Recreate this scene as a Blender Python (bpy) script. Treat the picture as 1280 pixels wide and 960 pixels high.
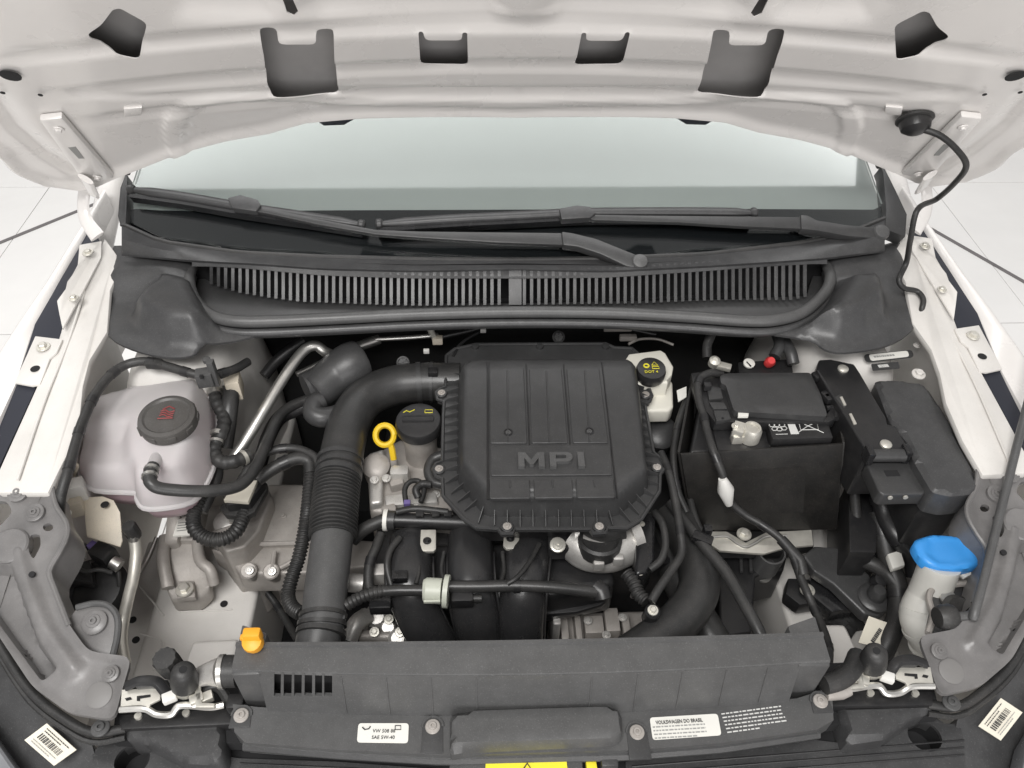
import bpy, bmesh, math, random
import numpy as np
from mathutils import Vector, Matrix
from mathutils.geometry import delaunay_2d_cdt

# ------------------------------------------------------------------ camera, world, lamps
for o in list(bpy.data.objects): bpy.data.objects.remove(o, do_unlink=True)
SC = bpy.context.scene
COL = SC.collection
R = math.radians
CAM = Vector((-0.0585, -0.40, 1.73))
YAW, PIT, ROL, FPX = R(3.03), R(44.75), R(1.326), 1000.0     # focal length in pixels of the 1280 px photograph
_f = Vector((math.sin(YAW)*math.cos(PIT), math.cos(YAW)*math.cos(PIT), -math.sin(PIT)))
_r0 = Vector((math.cos(YAW), -math.sin(YAW), 0)); _u0 = _r0.cross(_f)
_r = _r0*math.cos(ROL) + _u0*math.sin(ROL); _u = _u0*math.cos(ROL) - _r0*math.sin(ROL)
cd = bpy.data.cameras.new('camera'); cam = bpy.data.objects.new('camera', cd); COL.objects.link(cam)
cd.sensor_width = 36; cd.lens = 36*FPX/1280; cd.clip_start = 0.02; cd.clip_end = 200
cam.matrix_world = Matrix(((_r.x, _u.x, -_f.x, CAM.x), (_r.y, _u.y, -_f.y, CAM.y), (_r.z, _u.z, -_f.z, CAM.z), (0, 0, 0, 1)))
SC.camera = cam
SC.render.resolution_x, SC.render.resolution_y = 1024, 768

W = bpy.data.worlds.new('World'); SC.world = W; W.use_nodes = True
bg = W.node_tree.nodes['Background']; bg.inputs[0].default_value = (1.0, 0.985, 0.985, 1); bg.inputs[1].default_value = 0.44
def lamp(name, loc, aim, size, power, col):
    l = bpy.data.lights.new(name, 'AREA'); l.shape = 'RECTANGLE'; l.size, l.size_y = size; l.energy = power; l.color = col
    o = bpy.data.objects.new(name, l); COL.objects.link(o); o.location = loc
    o.rotation_euler = (Vector(aim)-Vector(loc)).to_track_quat('-Z', 'Y').to_euler()
lamp('hood_fill_lamp', (0.3, -4.6, 1.8), (0, 0.4, 1.1), (4.0, 2.4), 112, (1, 0.982, 0.975))  # added fill lamp that brightens the hood underside and front faces
lamp('ceiling_lamp', (-0.6, -1.2, 3.6), (-0.1, 0.35, 0.7), (1.8, 1.1), 92, (1, 0.985, 0.965))
lamp('ceiling_lamp', (-0.4, 2.06, 3.5), (-0.4, 2.06, 0), (4.4, 1.96), 70, (1, 0.995, 0.985))
SC.view_settings.view_transform = 'Standard'; SC.view_settings.look = 'None'
SC.view_settings.exposure = 0.08; SC.view_settings.gamma = 1
random.seed(4)

# ------------------------------------------------------------------ pixel to place
def ray(x, y): return _f + _r*((x-640)/FPX) - _u*((y-480)/FPX)
def P(x, y, z):
    d = ray(x, y); return CAM + d*((z-CAM.z)/d.z)
def PY(x, y, Y):
    d = ray(x, y); return CAM + d*((Y-CAM.y)/d.y)
def PL(x, y, o, n):
    d = ray(x, y); return CAM + d*((o-CAM).dot(n)/d.dot(n))
def MX(p, s=-1): return Vector((p[0]*s, p[1], p[2]))

# ------------------------------------------------------------------ materials
M = {}
def mat(name, col, rough=0.5, metal=0.0, var=0.12, vscale=9, bump=0.15, bscale=500, spec=0.5, dust=0.0, dcol=(0.27, 0.27, 0.27), coat=0, rvar=0.12, **kw):
    m = bpy.data.materials.new(name); m.use_nodes = True; nt = m.node_tree; N = nt.nodes; L = nt.links
    b = N['Principled BSDF']; b.inputs['Roughness'].default_value = rough; b.inputs['Metallic'].default_value = metal
    b.inputs['Specular IOR Level'].default_value = spec; b.inputs['Coat Weight'].default_value = coat; b.inputs['Coat Roughness'].default_value = 0.12
    tc = N.new('ShaderNodeTexCoord'); geo = N.new('ShaderNodeNewGeometry')
    n1 = N.new('ShaderNodeTexNoise'); n1.inputs['Scale'].default_value = vscale; n1.inputs['Detail'].default_value = 7; n1.inputs['Roughness'].default_value = 0.62
    L.new(geo.outputs['Position'], n1.inputs['Vector'])
    hi = [min(1, c*(1+var)) for c in col]; lo = [c*(1-var) for c in col]
    rm = N.new('ShaderNodeMix'); rm.data_type = 'RGBA'
    rm.inputs['A'].default_value = (*lo, 1); rm.inputs['B'].default_value = (*hi, 1)
    mr = N.new('ShaderNodeMapRange'); mr.inputs['From Min'].default_value = 0.3; mr.inputs['From Max'].default_value = 0.7
    L.new(n1.outputs['Fac'], mr.inputs['Value']); L.new(mr.outputs[0], rm.inputs['Factor'])
    out = rm.outputs['Result']
    if dust:
        n3 = N.new('ShaderNodeTexNoise'); n3.inputs['Scale'].default_value = 23; n3.inputs['Detail'].default_value = 10; n3.inputs['Roughness'].default_value = 0.75
        L.new(geo.outputs['Position'], n3.inputs['Vector'])
        m2 = N.new('ShaderNodeMapRange'); m2.inputs['From Min'].default_value = 0.42; m2.inputs['From Max'].default_value = 0.72; m2.inputs['To Max'].default_value = dust
        L.new(n3.outputs['Fac'], m2.inputs['Value'])
        dm = N.new('ShaderNodeMix'); dm.data_type = 'RGBA'; dm.inputs['B'].default_value = (*dcol, 1)
        L.new(m2.outputs[0], dm.inputs['Factor']); L.new(out, dm.inputs['A']); out = dm.outputs['Result']
    if dust:
        n5 = N.new('ShaderNodeTexNoise'); n5.inputs['Scale'].default_value = 620; n5.inputs['Detail'].default_value = 2
        L.new(geo.outputs['Position'], n5.inputs['Vector'])
        m5 = N.new('ShaderNodeMapRange'); m5.inputs['From Min'].default_value = 0.60; m5.inputs['From Max'].default_value = 0.76; m5.inputs['To Max'].default_value = min(0.6, dust*2.4)
        L.new(n5.outputs['Fac'], m5.inputs['Value'])
        d5 = N.new('ShaderNodeMix'); d5.data_type = 'RGBA'; d5.inputs['B'].default_value = (*dcol, 1)
        L.new(m5.outputs[0], d5.inputs['Factor']); L.new(out, d5.inputs['A']); out = d5.outputs['Result']
    L.new(out, b.inputs['Base Color'])
    m4 = N.new('ShaderNodeMapRange'); m4.inputs['To Min'].default_value = max(0.02, rough-rvar); m4.inputs['To Max'].default_value = min(1, rough+rvar)
    L.new(n1.outputs['Fac'], m4.inputs['Value']); L.new(m4.outputs[0], b.inputs['Roughness'])
    if bump:
        n2 = N.new('ShaderNodeTexNoise'); n2.inputs['Scale'].default_value = bscale; n2.inputs['Detail'].default_value = 3
        L.new(geo.outputs['Position'], n2.inputs['Vector'])
        bp = N.new('ShaderNodeBump'); bp.inputs['Strength'].default_value = bump; bp.inputs['Distance'].default_value = 0.0006
        L.new(n2.outputs['Fac'], bp.inputs['Height']); L.new(bp.outputs[0], b.inputs['Normal'])
    for k, v in kw.items(): b.inputs[k.replace('_', ' ')].default_value = v
    M[name] = m; return m
mat('paint', (0.76, 0.735, 0.71), 0.28, var=0.03, bump=0, coat=0.5, rvar=0.05)
mat('primer', (0.36, 0.35, 0.345), 0.6, var=0.10, bump=0.1)
mat('paint_inner', (0.66, 0.64, 0.61), 0.45, var=0.07, bump=0.05, bscale=90, dust=0.10, dcol=(0.42, 0.38, 0.33), rvar=0.06)
mat('tile', (0.83, 0.82, 0.80), 0.3, var=0.03, vscale=4, bump=0, rvar=0.05)
mat('grout', (0.42, 0.40, 0.38), 0.8, bump=0.2)
mat('joint', (0.16, 0.15, 0.15), 0.8, bump=0.2)
mat('plastic', (0.040, 0.040, 0.0405), 0.37, var=0.07, dust=0.06, bump=0.28)
mat('plastic_dusty', (0.072, 0.072, 0.072), 0.40, var=0.07, dust=0.12, bump=0.25)
mat('plastic_cowl', (0.045, 0.045, 0.046), 0.38, var=0.07, dust=0.10, bump=0.25)
mat('plastic_black', (0.016, 0.016, 0.017), 0.36, var=0.2, dust=0.10, dcol=(0.13, 0.12, 0.11))
mat('gloss_black', (0.012, 0.012, 0.013), 0.2, var=0.2, dust=0.06, dcol=(0.2, 0.2, 0.2), bump=0)
mat('rubber', (0.022, 0.022, 0.022), 0.48, var=0.2, dust=0.16, dcol=(0.16, 0.15, 0.14), bump=0.2)
mat('hose', (0.030, 0.030, 0.030), 0.36, var=0.18, dust=0.14, dcol=(0.17, 0.16, 0.15), bump=0.15)
mat('frit', (0.008, 0.009, 0.011), 0.6, bump=0, spec=0.15, var=0.05)
mat('plug_grey', (0.17, 0.165, 0.16), 0.5, bump=0.1)
mat('satin_black', (0.022, 0.022, 0.023), 0.27, var=0.1, dust=0.07, dcol=(0.16, 0.15, 0.14), bump=0.1)
mat('cap_grey', (0.066, 0.062, 0.058), 0.45, var=0.1, dust=0.12)
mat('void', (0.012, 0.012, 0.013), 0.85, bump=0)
mat('insulation', (0.016, 0.016, 0.016), 0.9, bump=0.6, bscale=160)
mat('navy', (0.020, 0.022, 0.032), 0.6, bump=0.1)
mat('grey_bracket', (0.155, 0.15, 0.148), 0.36, var=0.22, vscale=17, dust=0.09, dcol=(0.36, 0.34, 0.32), bump=0.1)
mat('alu', (0.60, 0.585, 0.56), 0.4, metal=0.55, var=0.18, vscale=25, dust=0.25, dcol=(0.25, 0.23, 0.2), bump=0.4, bscale=260)
mat('cast', (0.40, 0.375, 0.35), 0.5, metal=0.25, var=0.16, vscale=18, dust=0.35, dcol=(0.24, 0.21, 0.18), bump=0.6, bscale=200)
mat('steel', (0.62, 0.61, 0.58), 0.33, metal=0.9, var=0.1, vscale=30, bump=0.08)
mat('zinc', (0.66, 0.64, 0.58), 0.4, metal=0.6, var=0.12, vscale=40, bump=0.1)
mat('tank', (0.72, 0.695, 0.695), 0.6, spec=0.3, var=0.04, vscale=6, bump=0.05, bscale=60, Transmission_Weight=0.38, IOR=1.18)
mat('coolant_pink', (0.60, 0.44, 0.48), 0.4, var=0.08, vscale=10, bump=0.05)
mat('neck', (0.62, 0.61, 0.57), 0.4, var=0.06, bump=0.05, Subsurface_Weight=0.3, Subsurface_Radius=(0.02, 0.02, 0.02), Subsurface_Scale=0.4)
mat('reservoir', (0.74, 0.72, 0.64), 0.4, var=0.05, bump=0.05)
mat('blue', (0.045, 0.29, 0.72), 0.35, var=0.06, bump=0.05)
mat('yellow', (0.78, 0.52, 0.02), 0.4, var=0.06, bump=0.05)
mat('yellow_print', (0.62, 0.55, 0.03), 0.6, var=0.02, bump=0)
mat('yellow_label', (0.85, 0.74, 0.04), 0.5, var=0.03, bump=0)
mat('orange', (0.80, 0.36, 0.02), 0.45, var=0.08, bump=0.1)
mat('red', (0.62, 0.05, 0.05), 0.4, var=0.1, bump=0.05)
mat('red_print', (0.24, 0.045, 0.045), 0.6, var=0.02, bump=0)
mat('label', (0.76, 0.75, 0.70), 0.5, var=0.04, bump=0)
mat('label_beige', (0.70, 0.66, 0.56), 0.55, var=0.05, bump=0)
mat('ink', (0.03, 0.03, 0.03), 0.6, var=0.02, bump=0)
mat('ink_grey', (0.30, 0.30, 0.29), 0.6, var=0.02, bump=0)
mat('print_white', (0.62, 0.62, 0.60), 0.6, var=0.02, bump=0)
mat('white_plastic', (0.72, 0.71, 0.68), 0.4, var=0.04, bump=0.05)
mat('valve_white', (0.55, 0.57, 0.49), 0.45, var=0.06, bump=0.1)
mat('bare', (0.60, 0.54, 0.44), 0.5, var=0.10, vscale=18, bump=0.1, dust=0.2)
mat('reflection_mint', (0.47, 0.49, 0.48), 0.6, var=0.03, vscale=3, bump=0)  # pale windscreen reflection put into the panel colour
mat('shade_grey', (0.52, 0.53, 0.53), 0.6, var=0.02, vscale=3, bump=0)
mat('lens', (0.20, 0.205, 0.215), 0.25, var=0.1, vscale=8, bump=0)
mat('purple', (0.16, 0.12, 0.32), 0.45)
mat('battery_wrap', (0.012, 0.0115, 0.011), 0.45, var=0.25, vscale=14, dust=0.12, dcol=(0.13, 0.115, 0.10), bump=0.3, bscale=120)
g = bpy.data.materials.new('glass'); g.use_nodes = True; M['glass'] = g
nt = g.node_tree; b = nt.nodes['Principled BSDF']; b.inputs['Base Color'].default_value = (0.93, 0.98, 0.96, 1); b.inputs['Roughness'].default_value = 0.03
b.inputs['IOR'].default_value = 1.45
tr = nt.nodes.new('ShaderNodeBsdfTransparent'); tr.inputs[0].default_value = (0.95, 0.97, 0.962, 1)
fr = nt.nodes.new('ShaderNodeFresnel'); fr.inputs[0].default_value = 1.5
gl = nt.nodes.new('ShaderNodeBsdfGlossy'); gl.inputs['Roughness'].default_value = 0.03
mx = nt.nodes.new('ShaderNodeMixShader'); nt.links.new(fr.outputs[0], mx.inputs[0]); nt.links.new(tr.outputs[0], mx.inputs[1]); nt.links.new(gl.outputs[0], mx.inputs[2])
nt.links.new(mx.outputs[0], nt.nodes['Material Output'].inputs[0])

# ------------------------------------------------------------------ objects
ORG = {}
def T(name, label, cat, base=(0, 0, 0), group=None):
    o = bpy.data.objects.new(name, None); COL.objects.link(o); o.location = base; o.empty_display_size = 0.05
    o['label'] = label; o['category'] = cat
    if group: o['group'] = group
    ORG[o.name] = Vector(base); return o
def tag(o, label, cat, group=None):
    o['label'] = label; o['category'] = cat
    if group: o['group'] = group
    return o
def link(name, me, m, parent):
    o = bpy.data.objects.new(name, me); COL.objects.link(o)
    if m and not me.materials: me.materials.append(M[m])
    if parent:
        o.parent = parent
    return o
def finish(name, me, m, parent, sharp=38):
    """mesh in world coordinates -> object whose origin is its parent's (or its own base)"""
    vs = np.empty(len(me.vertices)*3); me.vertices.foreach_get('co', vs); vs = vs.reshape(-1, 3)
    if parent is not None: off = ORG[parent.name]
    else:
        off = Vector(((vs[:, 0].min()+vs[:, 0].max())/2, (vs[:, 1].min()+vs[:, 1].max())/2, vs[:, 2].min()))
    vs -= np.array(off); me.vertices.foreach_set('co', vs.ravel())
    me.polygons.foreach_set('use_smooth', [True]*len(me.polygons)); me.set_sharp_from_angle(angle=R(sharp)); me.update()
    o = link(name, me, m, parent); ORG[o.name] = Vector(off)
    if parent is None: o.location = off
    return o
def spline(pts, n=8):
    pts = [Vector(p) for p in pts]
    if len(pts) < 3: return [pts[0].lerp(pts[1], i/n) for i in range(n+1)]
    q = [pts[0]*2-pts[1]] + pts + [pts[-1]*2-pts[-2]]; out = []
    for i in range(1, len(q)-2):
        a, b, c, d = q[i-1:i+3]
        for k in range(n):
            t = k/n; out.append(0.5*((2*b)+(c-a)*t+(2*a-5*b+4*c-d)*t*t+(3*b-a-3*c+d)*t**3))
    out.append(q[-2]); return out
def resample(pts, step):
    pts = [Vector(p) for p in pts]; L = [0]
    for a, b in zip(pts, pts[1:]): L.append(L[-1]+(b-a).length)
    n = max(2, int(L[-1]/step)); out = []; j = 0
    for i in range(n+1):
        s = L[-1]*i/n
        while j < len(L)-2 and L[j+1] < s: j += 1
        out.append(pts[j].lerp(pts[j+1], (s-L[j])/max(1e-9, L[j+1]-L[j])))
    return out
class B:
    def __init__(s): s.bm = bmesh.new()
    def face(s, pts):
        return s.bm.faces.new([s.bm.verts.new(p) for p in pts])
    def prism(s, pts, vec):
        pts = [Vector(p) for p in pts]; vec = Vector(vec)
        a = [s.bm.verts.new(p) for p in pts]; b = [s.bm.verts.new(p+vec) for p in pts]; n = len(a)
        s.bm.faces.new(a); s.bm.faces.new(b[::-1])
        for i in range(n): s.bm.faces.new((a[i], b[i], b[(i+1) % n], a[(i+1) % n]))
        return s
    def loft(s, rings, caps=True, closed=True):
        vr = [[s.bm.verts.new(p) for p in r] for r in rings]; n = len(vr[0])
        for a, b in zip(vr, vr[1:]):
            for i in range(n if closed else n-1): s.bm.faces.new((a[i], a[(i+1) % n], b[(i+1) % n], b[i]))
        if caps: s.bm.faces.new(vr[0][::-1]); s.bm.faces.new(vr[-1])
        return s
    def box(s, c, size, rot=None):
        c = Vector(c); m = rot or Matrix.Identity(3); h = [x/2 for x in size]
        v = [s.bm.verts.new(c+m@Vector((x*h[0], y*h[1], z*h[2]))) for x in (-1, 1) for y in (-1, 1) for z in (-1, 1)]
        for f in ((0, 1, 3, 2), (4, 6, 7, 5), (0, 4, 5, 1), (2, 3, 7, 6), (0, 2, 6, 4), (1, 5, 7, 3)): s.bm.faces.new([v[i] for i in f])
        return s
    def tube(s, pts, r, seg=12, flat=1.0, up=None, caps=True):
        pts = [Vector(p) for p in pts]; n = len(pts); rr = r if hasattr(r, '__len__') else [r]*n
        t0 = (pts[1]-pts[0]).normalized(); nrm = Vector(up) if up else Vector((0.13, 0.21, 1))
        nrm = (nrm-t0*nrm.dot(t0)).normalized(); rings = []
        for i in range(n):
            t = (pts[min(i+1, n-1)]-pts[max(i-1, 0)]).normalized()
            nrm = (nrm-t*nrm.dot(t)).normalized(); bi = t.cross(nrm)
            rings.append([pts[i]+(bi*math.cos(a)+nrm*math.sin(a)*flat)*rr[i] for a in [2*math.pi*k/seg for k in range(seg)]])
        return s.loft(rings, caps)
    def lathe(s, prof, o, axis=(0, 0, 1), seg=24, caps=True, lobes=0, la=0):
        o = Vector(o); q = Vector((0, 0, 1)).rotation_difference(Vector(axis).normalized()).to_matrix()
        rings = []
        for r, h in prof:
            ring = []
            for k in range(seg):
                a = 2*math.pi*k/seg; q_ = r*(1+(la*(1 if math.cos(lobes*a) > 0 else -1) if lobes else 0))
                ring.append(o+q@Vector((math.cos(a)*q_, math.sin(a)*q_, h)))
            rings.append(ring)
        return s.loft(rings, caps)
    def build(s, name, m, parent=None, bevel=0, seg=2, sharp=38, ang=28):
        bmesh.ops.recalc_face_normals(s.bm, faces=s.bm.faces[:])
        if bevel:
            es = [e for e in s.bm.edges if len(e.link_faces) == 2 and e.calc_face_angle(0) > R(ang)]
            bmesh.ops.bevel(s.bm, geom=es, offset=bevel, segments=seg, profile=0.6, affect='EDGES', clamp_overlap=True)
        me = bpy.data.meshes.new(name); s.bm.to_mesh(me); s.bm.free()
        return finish(name, me, m, parent, sharp)

def inside(poly, x, y):
    poly = np.asarray(poly, float); r = np.zeros(len(x), bool); n = len(poly)
    for i in range(n):
        x1, y1 = poly[i]; x2, y2 = poly[(i+1) % n]
        if y1 == y2: continue
        c = ((y1 > y) != (y2 > y)) & (x < (x2-x1)*(y-y1)/(y2-y1)+x1); r ^= c
    return r
def pdist(poly, x, y, closed=True):
    poly = np.asarray(poly, float); d = np.full(len(x), 1e9); n = len(poly)
    for i in range(n if closed else n-1):
        a = poly[i]; b = poly[(i+1) % n]; ab = b-a; l = max(1e-12, ab@ab)
        t = np.clip(((x-a[0])*ab[0]+(y-a[1])*ab[1])/l, 0, 1)
        d = np.minimum(d, np.hypot(x-a[0]-t*ab[0], y-a[1]-t*ab[1]))
    return d
def smooth_poly(pts, n=5): # rounded closed polygon
    p = [Vector((*q, 0)) for q in pts]; m = len(p); out = []
    for i in range(m):
        a, b, c, d = p[(i-1) % m], p[i], p[(i+1) % m], p[(i+2) % m]
        for k in range(n):
            t = k/n; v = 0.5*((2*b)+(c-a)*t+(2*a-5*b+4*c-d)*t*t+(3*b-a-3*c+d)*t**3); out.append((v.x, v.y))
    return out
def round_poly(pts, r, n=4):
    p = [Vector(q) for q in pts]; m = len(p); out = []
    for i in range(m):
        a, b, c = p[(i-1) % m], p[i], p[(i+1) % m]
        u = a-b; v = c-b; d = min(r, u.length*0.45, v.length*0.45)
        s = b+u.normalized()*d; e = b+v.normalized()*d
        for k in range(n+1):
            t = k/n; out.append(tuple(s*(1-t)**2+b*2*t*(1-t)+e*t*t))
    return out
def patch(name, m, parent, outline, zf, holes=(), res=0.012, thick=0.002, mp=None, skirt=None, sharp=38, cons=()):
    """sheet over a 2-D outline with holes; zf(x, y, d) gives the relief (d = distance to the outline)"""
    outline = np.array([(p[0], p[1]) for p in outline], float); loops = [outline]+[np.array([(p[0], p[1]) for p in h], float) for h in holes]
    vs = []; es = []
    for lp in loops:
        dense = []
        for i in range(len(lp)):
            a, b = lp[i], lp[(i+1) % len(lp)]; k = max(1, int(np.hypot(*(b-a))/(res*1.5)))
            dense += [a+(b-a)*j/k for j in range(k)]
        s = len(vs); vs += dense; es += [(s+i, s+(i+1) % len(dense)) for i in range(len(dense))]
    for lp in cons:                      # creases kept as mesh edges
        lp = np.array(lp, float); dense = []
        for i in range(len(lp)):
            a, b = lp[i], lp[(i+1) % len(lp)]; k = max(1, int(np.hypot(*(b-a))/(res*1.5)))
            dense += [a+(b-a)*j/k for j in range(k)]
        s = len(vs); vs += dense; es += [(s+i, s+(i+1) % len(dense)) for i in range(len(dense))]
    x0, y0 = outline.min(0); x1, y1 = outline.max(0)
    gx, gy = np.meshgrid(np.arange(x0+res/2, x1, res), np.arange(y0+res/2, y1, res)); gx = gx.ravel(); gy = gy.ravel()
    gx = gx + (np.arange(len(gx)) % 2)*res*0.07
    ok = inside(outline, gx, gy) & (pdist(outline, gx, gy) > res*0.45)
    for h in loops[1:]: ok &= ~inside(h, gx, gy) & (pdist(h, gx, gy) > res*0.45)
    for h in cons: ok &= pdist(h, gx, gy) > res*0.4
    vs += list(zip(gx[ok], gy[ok]))
    r = delaunay_2d_cdt([Vector((float(a), float(b))) for a, b in vs], es, [], 0, 1e-7)
    V = np.array([(v.x, v.y) for v in r[0]]); F = [f for f in r[2]]
    c = np.array([V[list(f)].mean(0) for f in F])
    keep = inside(outline, c[:, 0], c[:, 1])
    for h in loops[1:]: keep &= ~inside(h, c[:, 0], c[:, 1])
    F = [tuple(f) for f, k in zip(F, keep) if k]
    d = pdist(outline, V[:, 0], V[:, 1])
    Z = np.asarray(zf(V[:, 0], V[:, 1], d))*np.ones(len(V))
    bm = bmesh.new()
    if mp: pt = lambda i, off: mp(V[i, 0], V[i, 1], Z[i]-off)
    else: pt = lambda i, off: Vector((V[i, 0], V[i, 1], Z[i]-off))
    top = [bm.verts.new(pt(i, 0)) for i in range(len(V))]
    for f in F: bm.faces.new([top[i] for i in f])
    bm.verts.index_update()
    be = [(e.verts[0].index, e.verts[1].index) for e in bm.edges if len(e.link_faces) == 1]
    if skirt is None:
        b2 = [bm.verts.new(pt(i, thick)) for i in range(len(V))]
        for f in F: bm.faces.new([b2[i] for i in f[::-1]])
        for a, b_ in be: bm.faces.new((top[a], top[b_], b2[b_], b2[a]))
    else:
        b2 = {}
        for a, b_ in be:
            for i in (a, b_):
                if i not in b2: b2[i] = bm.verts.new((V[i, 0], V[i, 1], skirt))
            bm.faces.new((top[a], top[b_], b2[b_], b2[a]))
    lo = [v for v in bm.verts if not v.link_faces]
    bmesh.ops.delete(bm, geom=lo, context='VERTS')
    bmesh.ops.recalc_face_normals(bm, faces=bm.faces[:])
    me = bpy.data.meshes.new(name); bm.to_mesh(me); bm.free()
    return finish(name, me, m, parent, sharp)
def flat(z): return lambda x, y, d: np.full(len(x), z)
def XY(px, z): return [tuple(P(a, b, z).xy) for a, b in px]
def mir(pts): return [(-p[0], *p[1:]) for p in pts][::-1]
def slab(name, m, parent, px, z, th, bevel=0.002, seg=2):
    """traced outline at height z (or z per corner), th thick downwards"""
    pts = [P(q[0], q[1], q[2] if len(q) > 2 else z) for q in px]
    return B().prism(pts, (0, 0, -th)).build(name, m, parent, bevel, seg)
def pipe(name, m, parent, px, r, seg=12, n=8, ribs=0, amp=0.12, flat=1.0, up=None, step=None):
    """px: (x, y, z) or (x, y, z, radius factor)"""
    pts = spline([P(*q[:3]) for q in px], n)
    if ribs:
        pts = resample(pts, ribs/4); rr = [r*(1+amp*(1, 1, -1, -1)[i % 4]) for i in range(len(pts))]
    else:
        k = [q[3] if len(q) > 3 else 1 for q in px]; rr = [r*float(np.interp(i/n, range(len(k)), k)) for i in range(len(pts))]
    return B().tube(pts, rr, seg, flat, up).build(name, m, parent, sharp=50)
def shared(key, fn, _c={}):
    if key not in _c:
        b_ = fn(); bmesh.ops.recalc_face_normals(b_.bm, faces=b_.bm.faces[:]); me = bpy.data.meshes.new(key); b_.bm.to_mesh(me); b_.bm.free()
        me.polygons.foreach_set('use_smooth', [True]*len(me.polygons)); me.set_sharp_from_angle(angle=R(35)); _c[key] = me
    return _c[key]
def bolt_mesh():
    b_ = B(); b_.lathe([(1.0, 0), (1.0, .12), (.95, .2), (.62, .22)], (0, 0, 0), seg=20); b_.lathe([(.6, .2), (.6, .62), (.5, .7)], (0, 0, 0), seg=6); return b_
def torx_mesh():
    b_ = B(); b_.lathe([(1.0, 0), (1.0, .16), (.92, .25), (.55, .28), (.52, .5), (.47, .55), (.24, .55), (.22, .3)], (0, 0, 0), seg=20); return b_
def place(name, me, m, parent, pos, r, axis=(0, 0, 1), spin=0):
    o = bpy.data.objects.new(name, me); COL.objects.link(o); me.materials.append(M[m]) if not me.materials else None
    if parent: o.parent = parent; o.location = Vector(pos)-ORG[parent.name]
    else: o.location = pos
    o.rotation_euler = (Vector((0, 0, 1)).rotation_difference(Vector(axis).normalized()) @ Matrix.Rotation(spin, 3, 'Z').to_quaternion()).to_euler()
    o.scale = (r, r, r); return o
def bolt(parent, pos, r=0.008, m='zinc', axis=(0, 0, 1), kind='bolt'):
    return place('bolt', shared(kind+m, bolt_mesh if kind == 'bolt' else torx_mesh), m, parent, pos, r, axis, random.random()*6)
def text(s, m, parent, o, xd, yd, size, name='lettering', ext=0.0006, offset=0.0, align='CENTER', sx=1.0):
    c = bpy.data.curves.new(name, 'FONT'); c.body = s; c.size = 1; c.extrude = 0; c.align_x = align; c.align_y = 'CENTER'; c.offset = offset; c.resolution_u = 3
    t = bpy.data.objects.new(name, c); COL.objects.link(t); bpy.context.view_layer.update()
    me = bpy.data.meshes.new_from_object(t.evaluated_get(bpy.context.evaluated_depsgraph_get())); bpy.data.objects.remove(t)
    xd = Vector(xd).normalized(); yd = (Vector(yd)-xd*Vector(yd).dot(xd)).normalized(); zd = xd.cross(yd)
    bm = bmesh.new(); bm.from_mesh(me)
    ext_ = bmesh.ops.extrude_face_region(bm, geom=bm.faces[:]); 
    for v in [g_ for g_ in ext_['geom'] if isinstance(g_, bmesh.types.BMVert)]: v.co.z += ext/size
    for v in bm.verts: v.co = Vector(o)+(xd*v.co.x*sx+yd*v.co.y+zd*v.co.z/1.0)*size
    bmesh.ops.recalc_face_normals(bm, faces=bm.faces[:]); me = bpy.data.meshes.new(name); bm.to_mesh(me); bm.free()
    return finish(name, me, m, parent)
def dashes(m, parent, o, xd, yd, w, h, rows, seed=1, fill=0.8, name='print'):
    """rows of word-like strokes: small print too blurred to read"""
    rnd = random.Random(seed); xd = Vector(xd).normalized(); yd = (Vector(yd)-xd*Vector(yd).dot(xd)).normalized(); zd = xd.cross(yd); b_ = B()
    rot = Matrix((xd, yd, zd)).transposed()
    for i in range(rows):
        yy = h*(0.5-(i+0.5)/rows); x = -w/2; end = w/2*(1 if i < rows-1 else rnd.uniform(0, .6))
        while x < end:
            l = rnd.uniform(.03, .09)*w; l = min(l, w/2-x)
            if l > 0.004*w: b_.box(Vector(o)+xd*(x+l/2)+yd*yy+zd*0.0002, (l, h/rows*0.42*fill, 0.0003), rot)
            x += l+0.018*w
    return b_.build(name, m, parent)

# ================================================================== SETTING
fl = B().box((0, 1.5, -0.02), (12, 12, 0.03)).build('floor', 'grout'); fl['kind'] = 'structure'
TS = 0.9; tile_me = None
for i in range(-4, 4):
    for j in range(-1, 5):
        c = ((i+0.5)*TS+0.02, 0.70+(j+0.5)*TS, 0.0)
        if tile_me is None:
            o = B().box((0, 0, -0.002), (TS-0.003, TS-0.003, 0.008)).build('tile', 'tile', None, 0.0006, 1); tile_me = o.data
        else: o = link('tile', tile_me, None, None)
        o.parent = fl; o.location = Vector(c)-ORG[fl.name]-Vector((0, 0, 0.006))
for (a, b_) in (((-40, 319), (112, 257)), ((1160, 283), (1330, 380))):
    p, q = P(*a, 0.006), P(*b_, 0.006); d = (q-p).normalized(); p -= d*3; q += d*3; n = Vector((-d.y, d.x, 0))*0.007
    o = B().prism([p-n, q-n, q+n, p+n], (0, 0, -0.004)).build('floor_joint', 'joint', fl)

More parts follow.
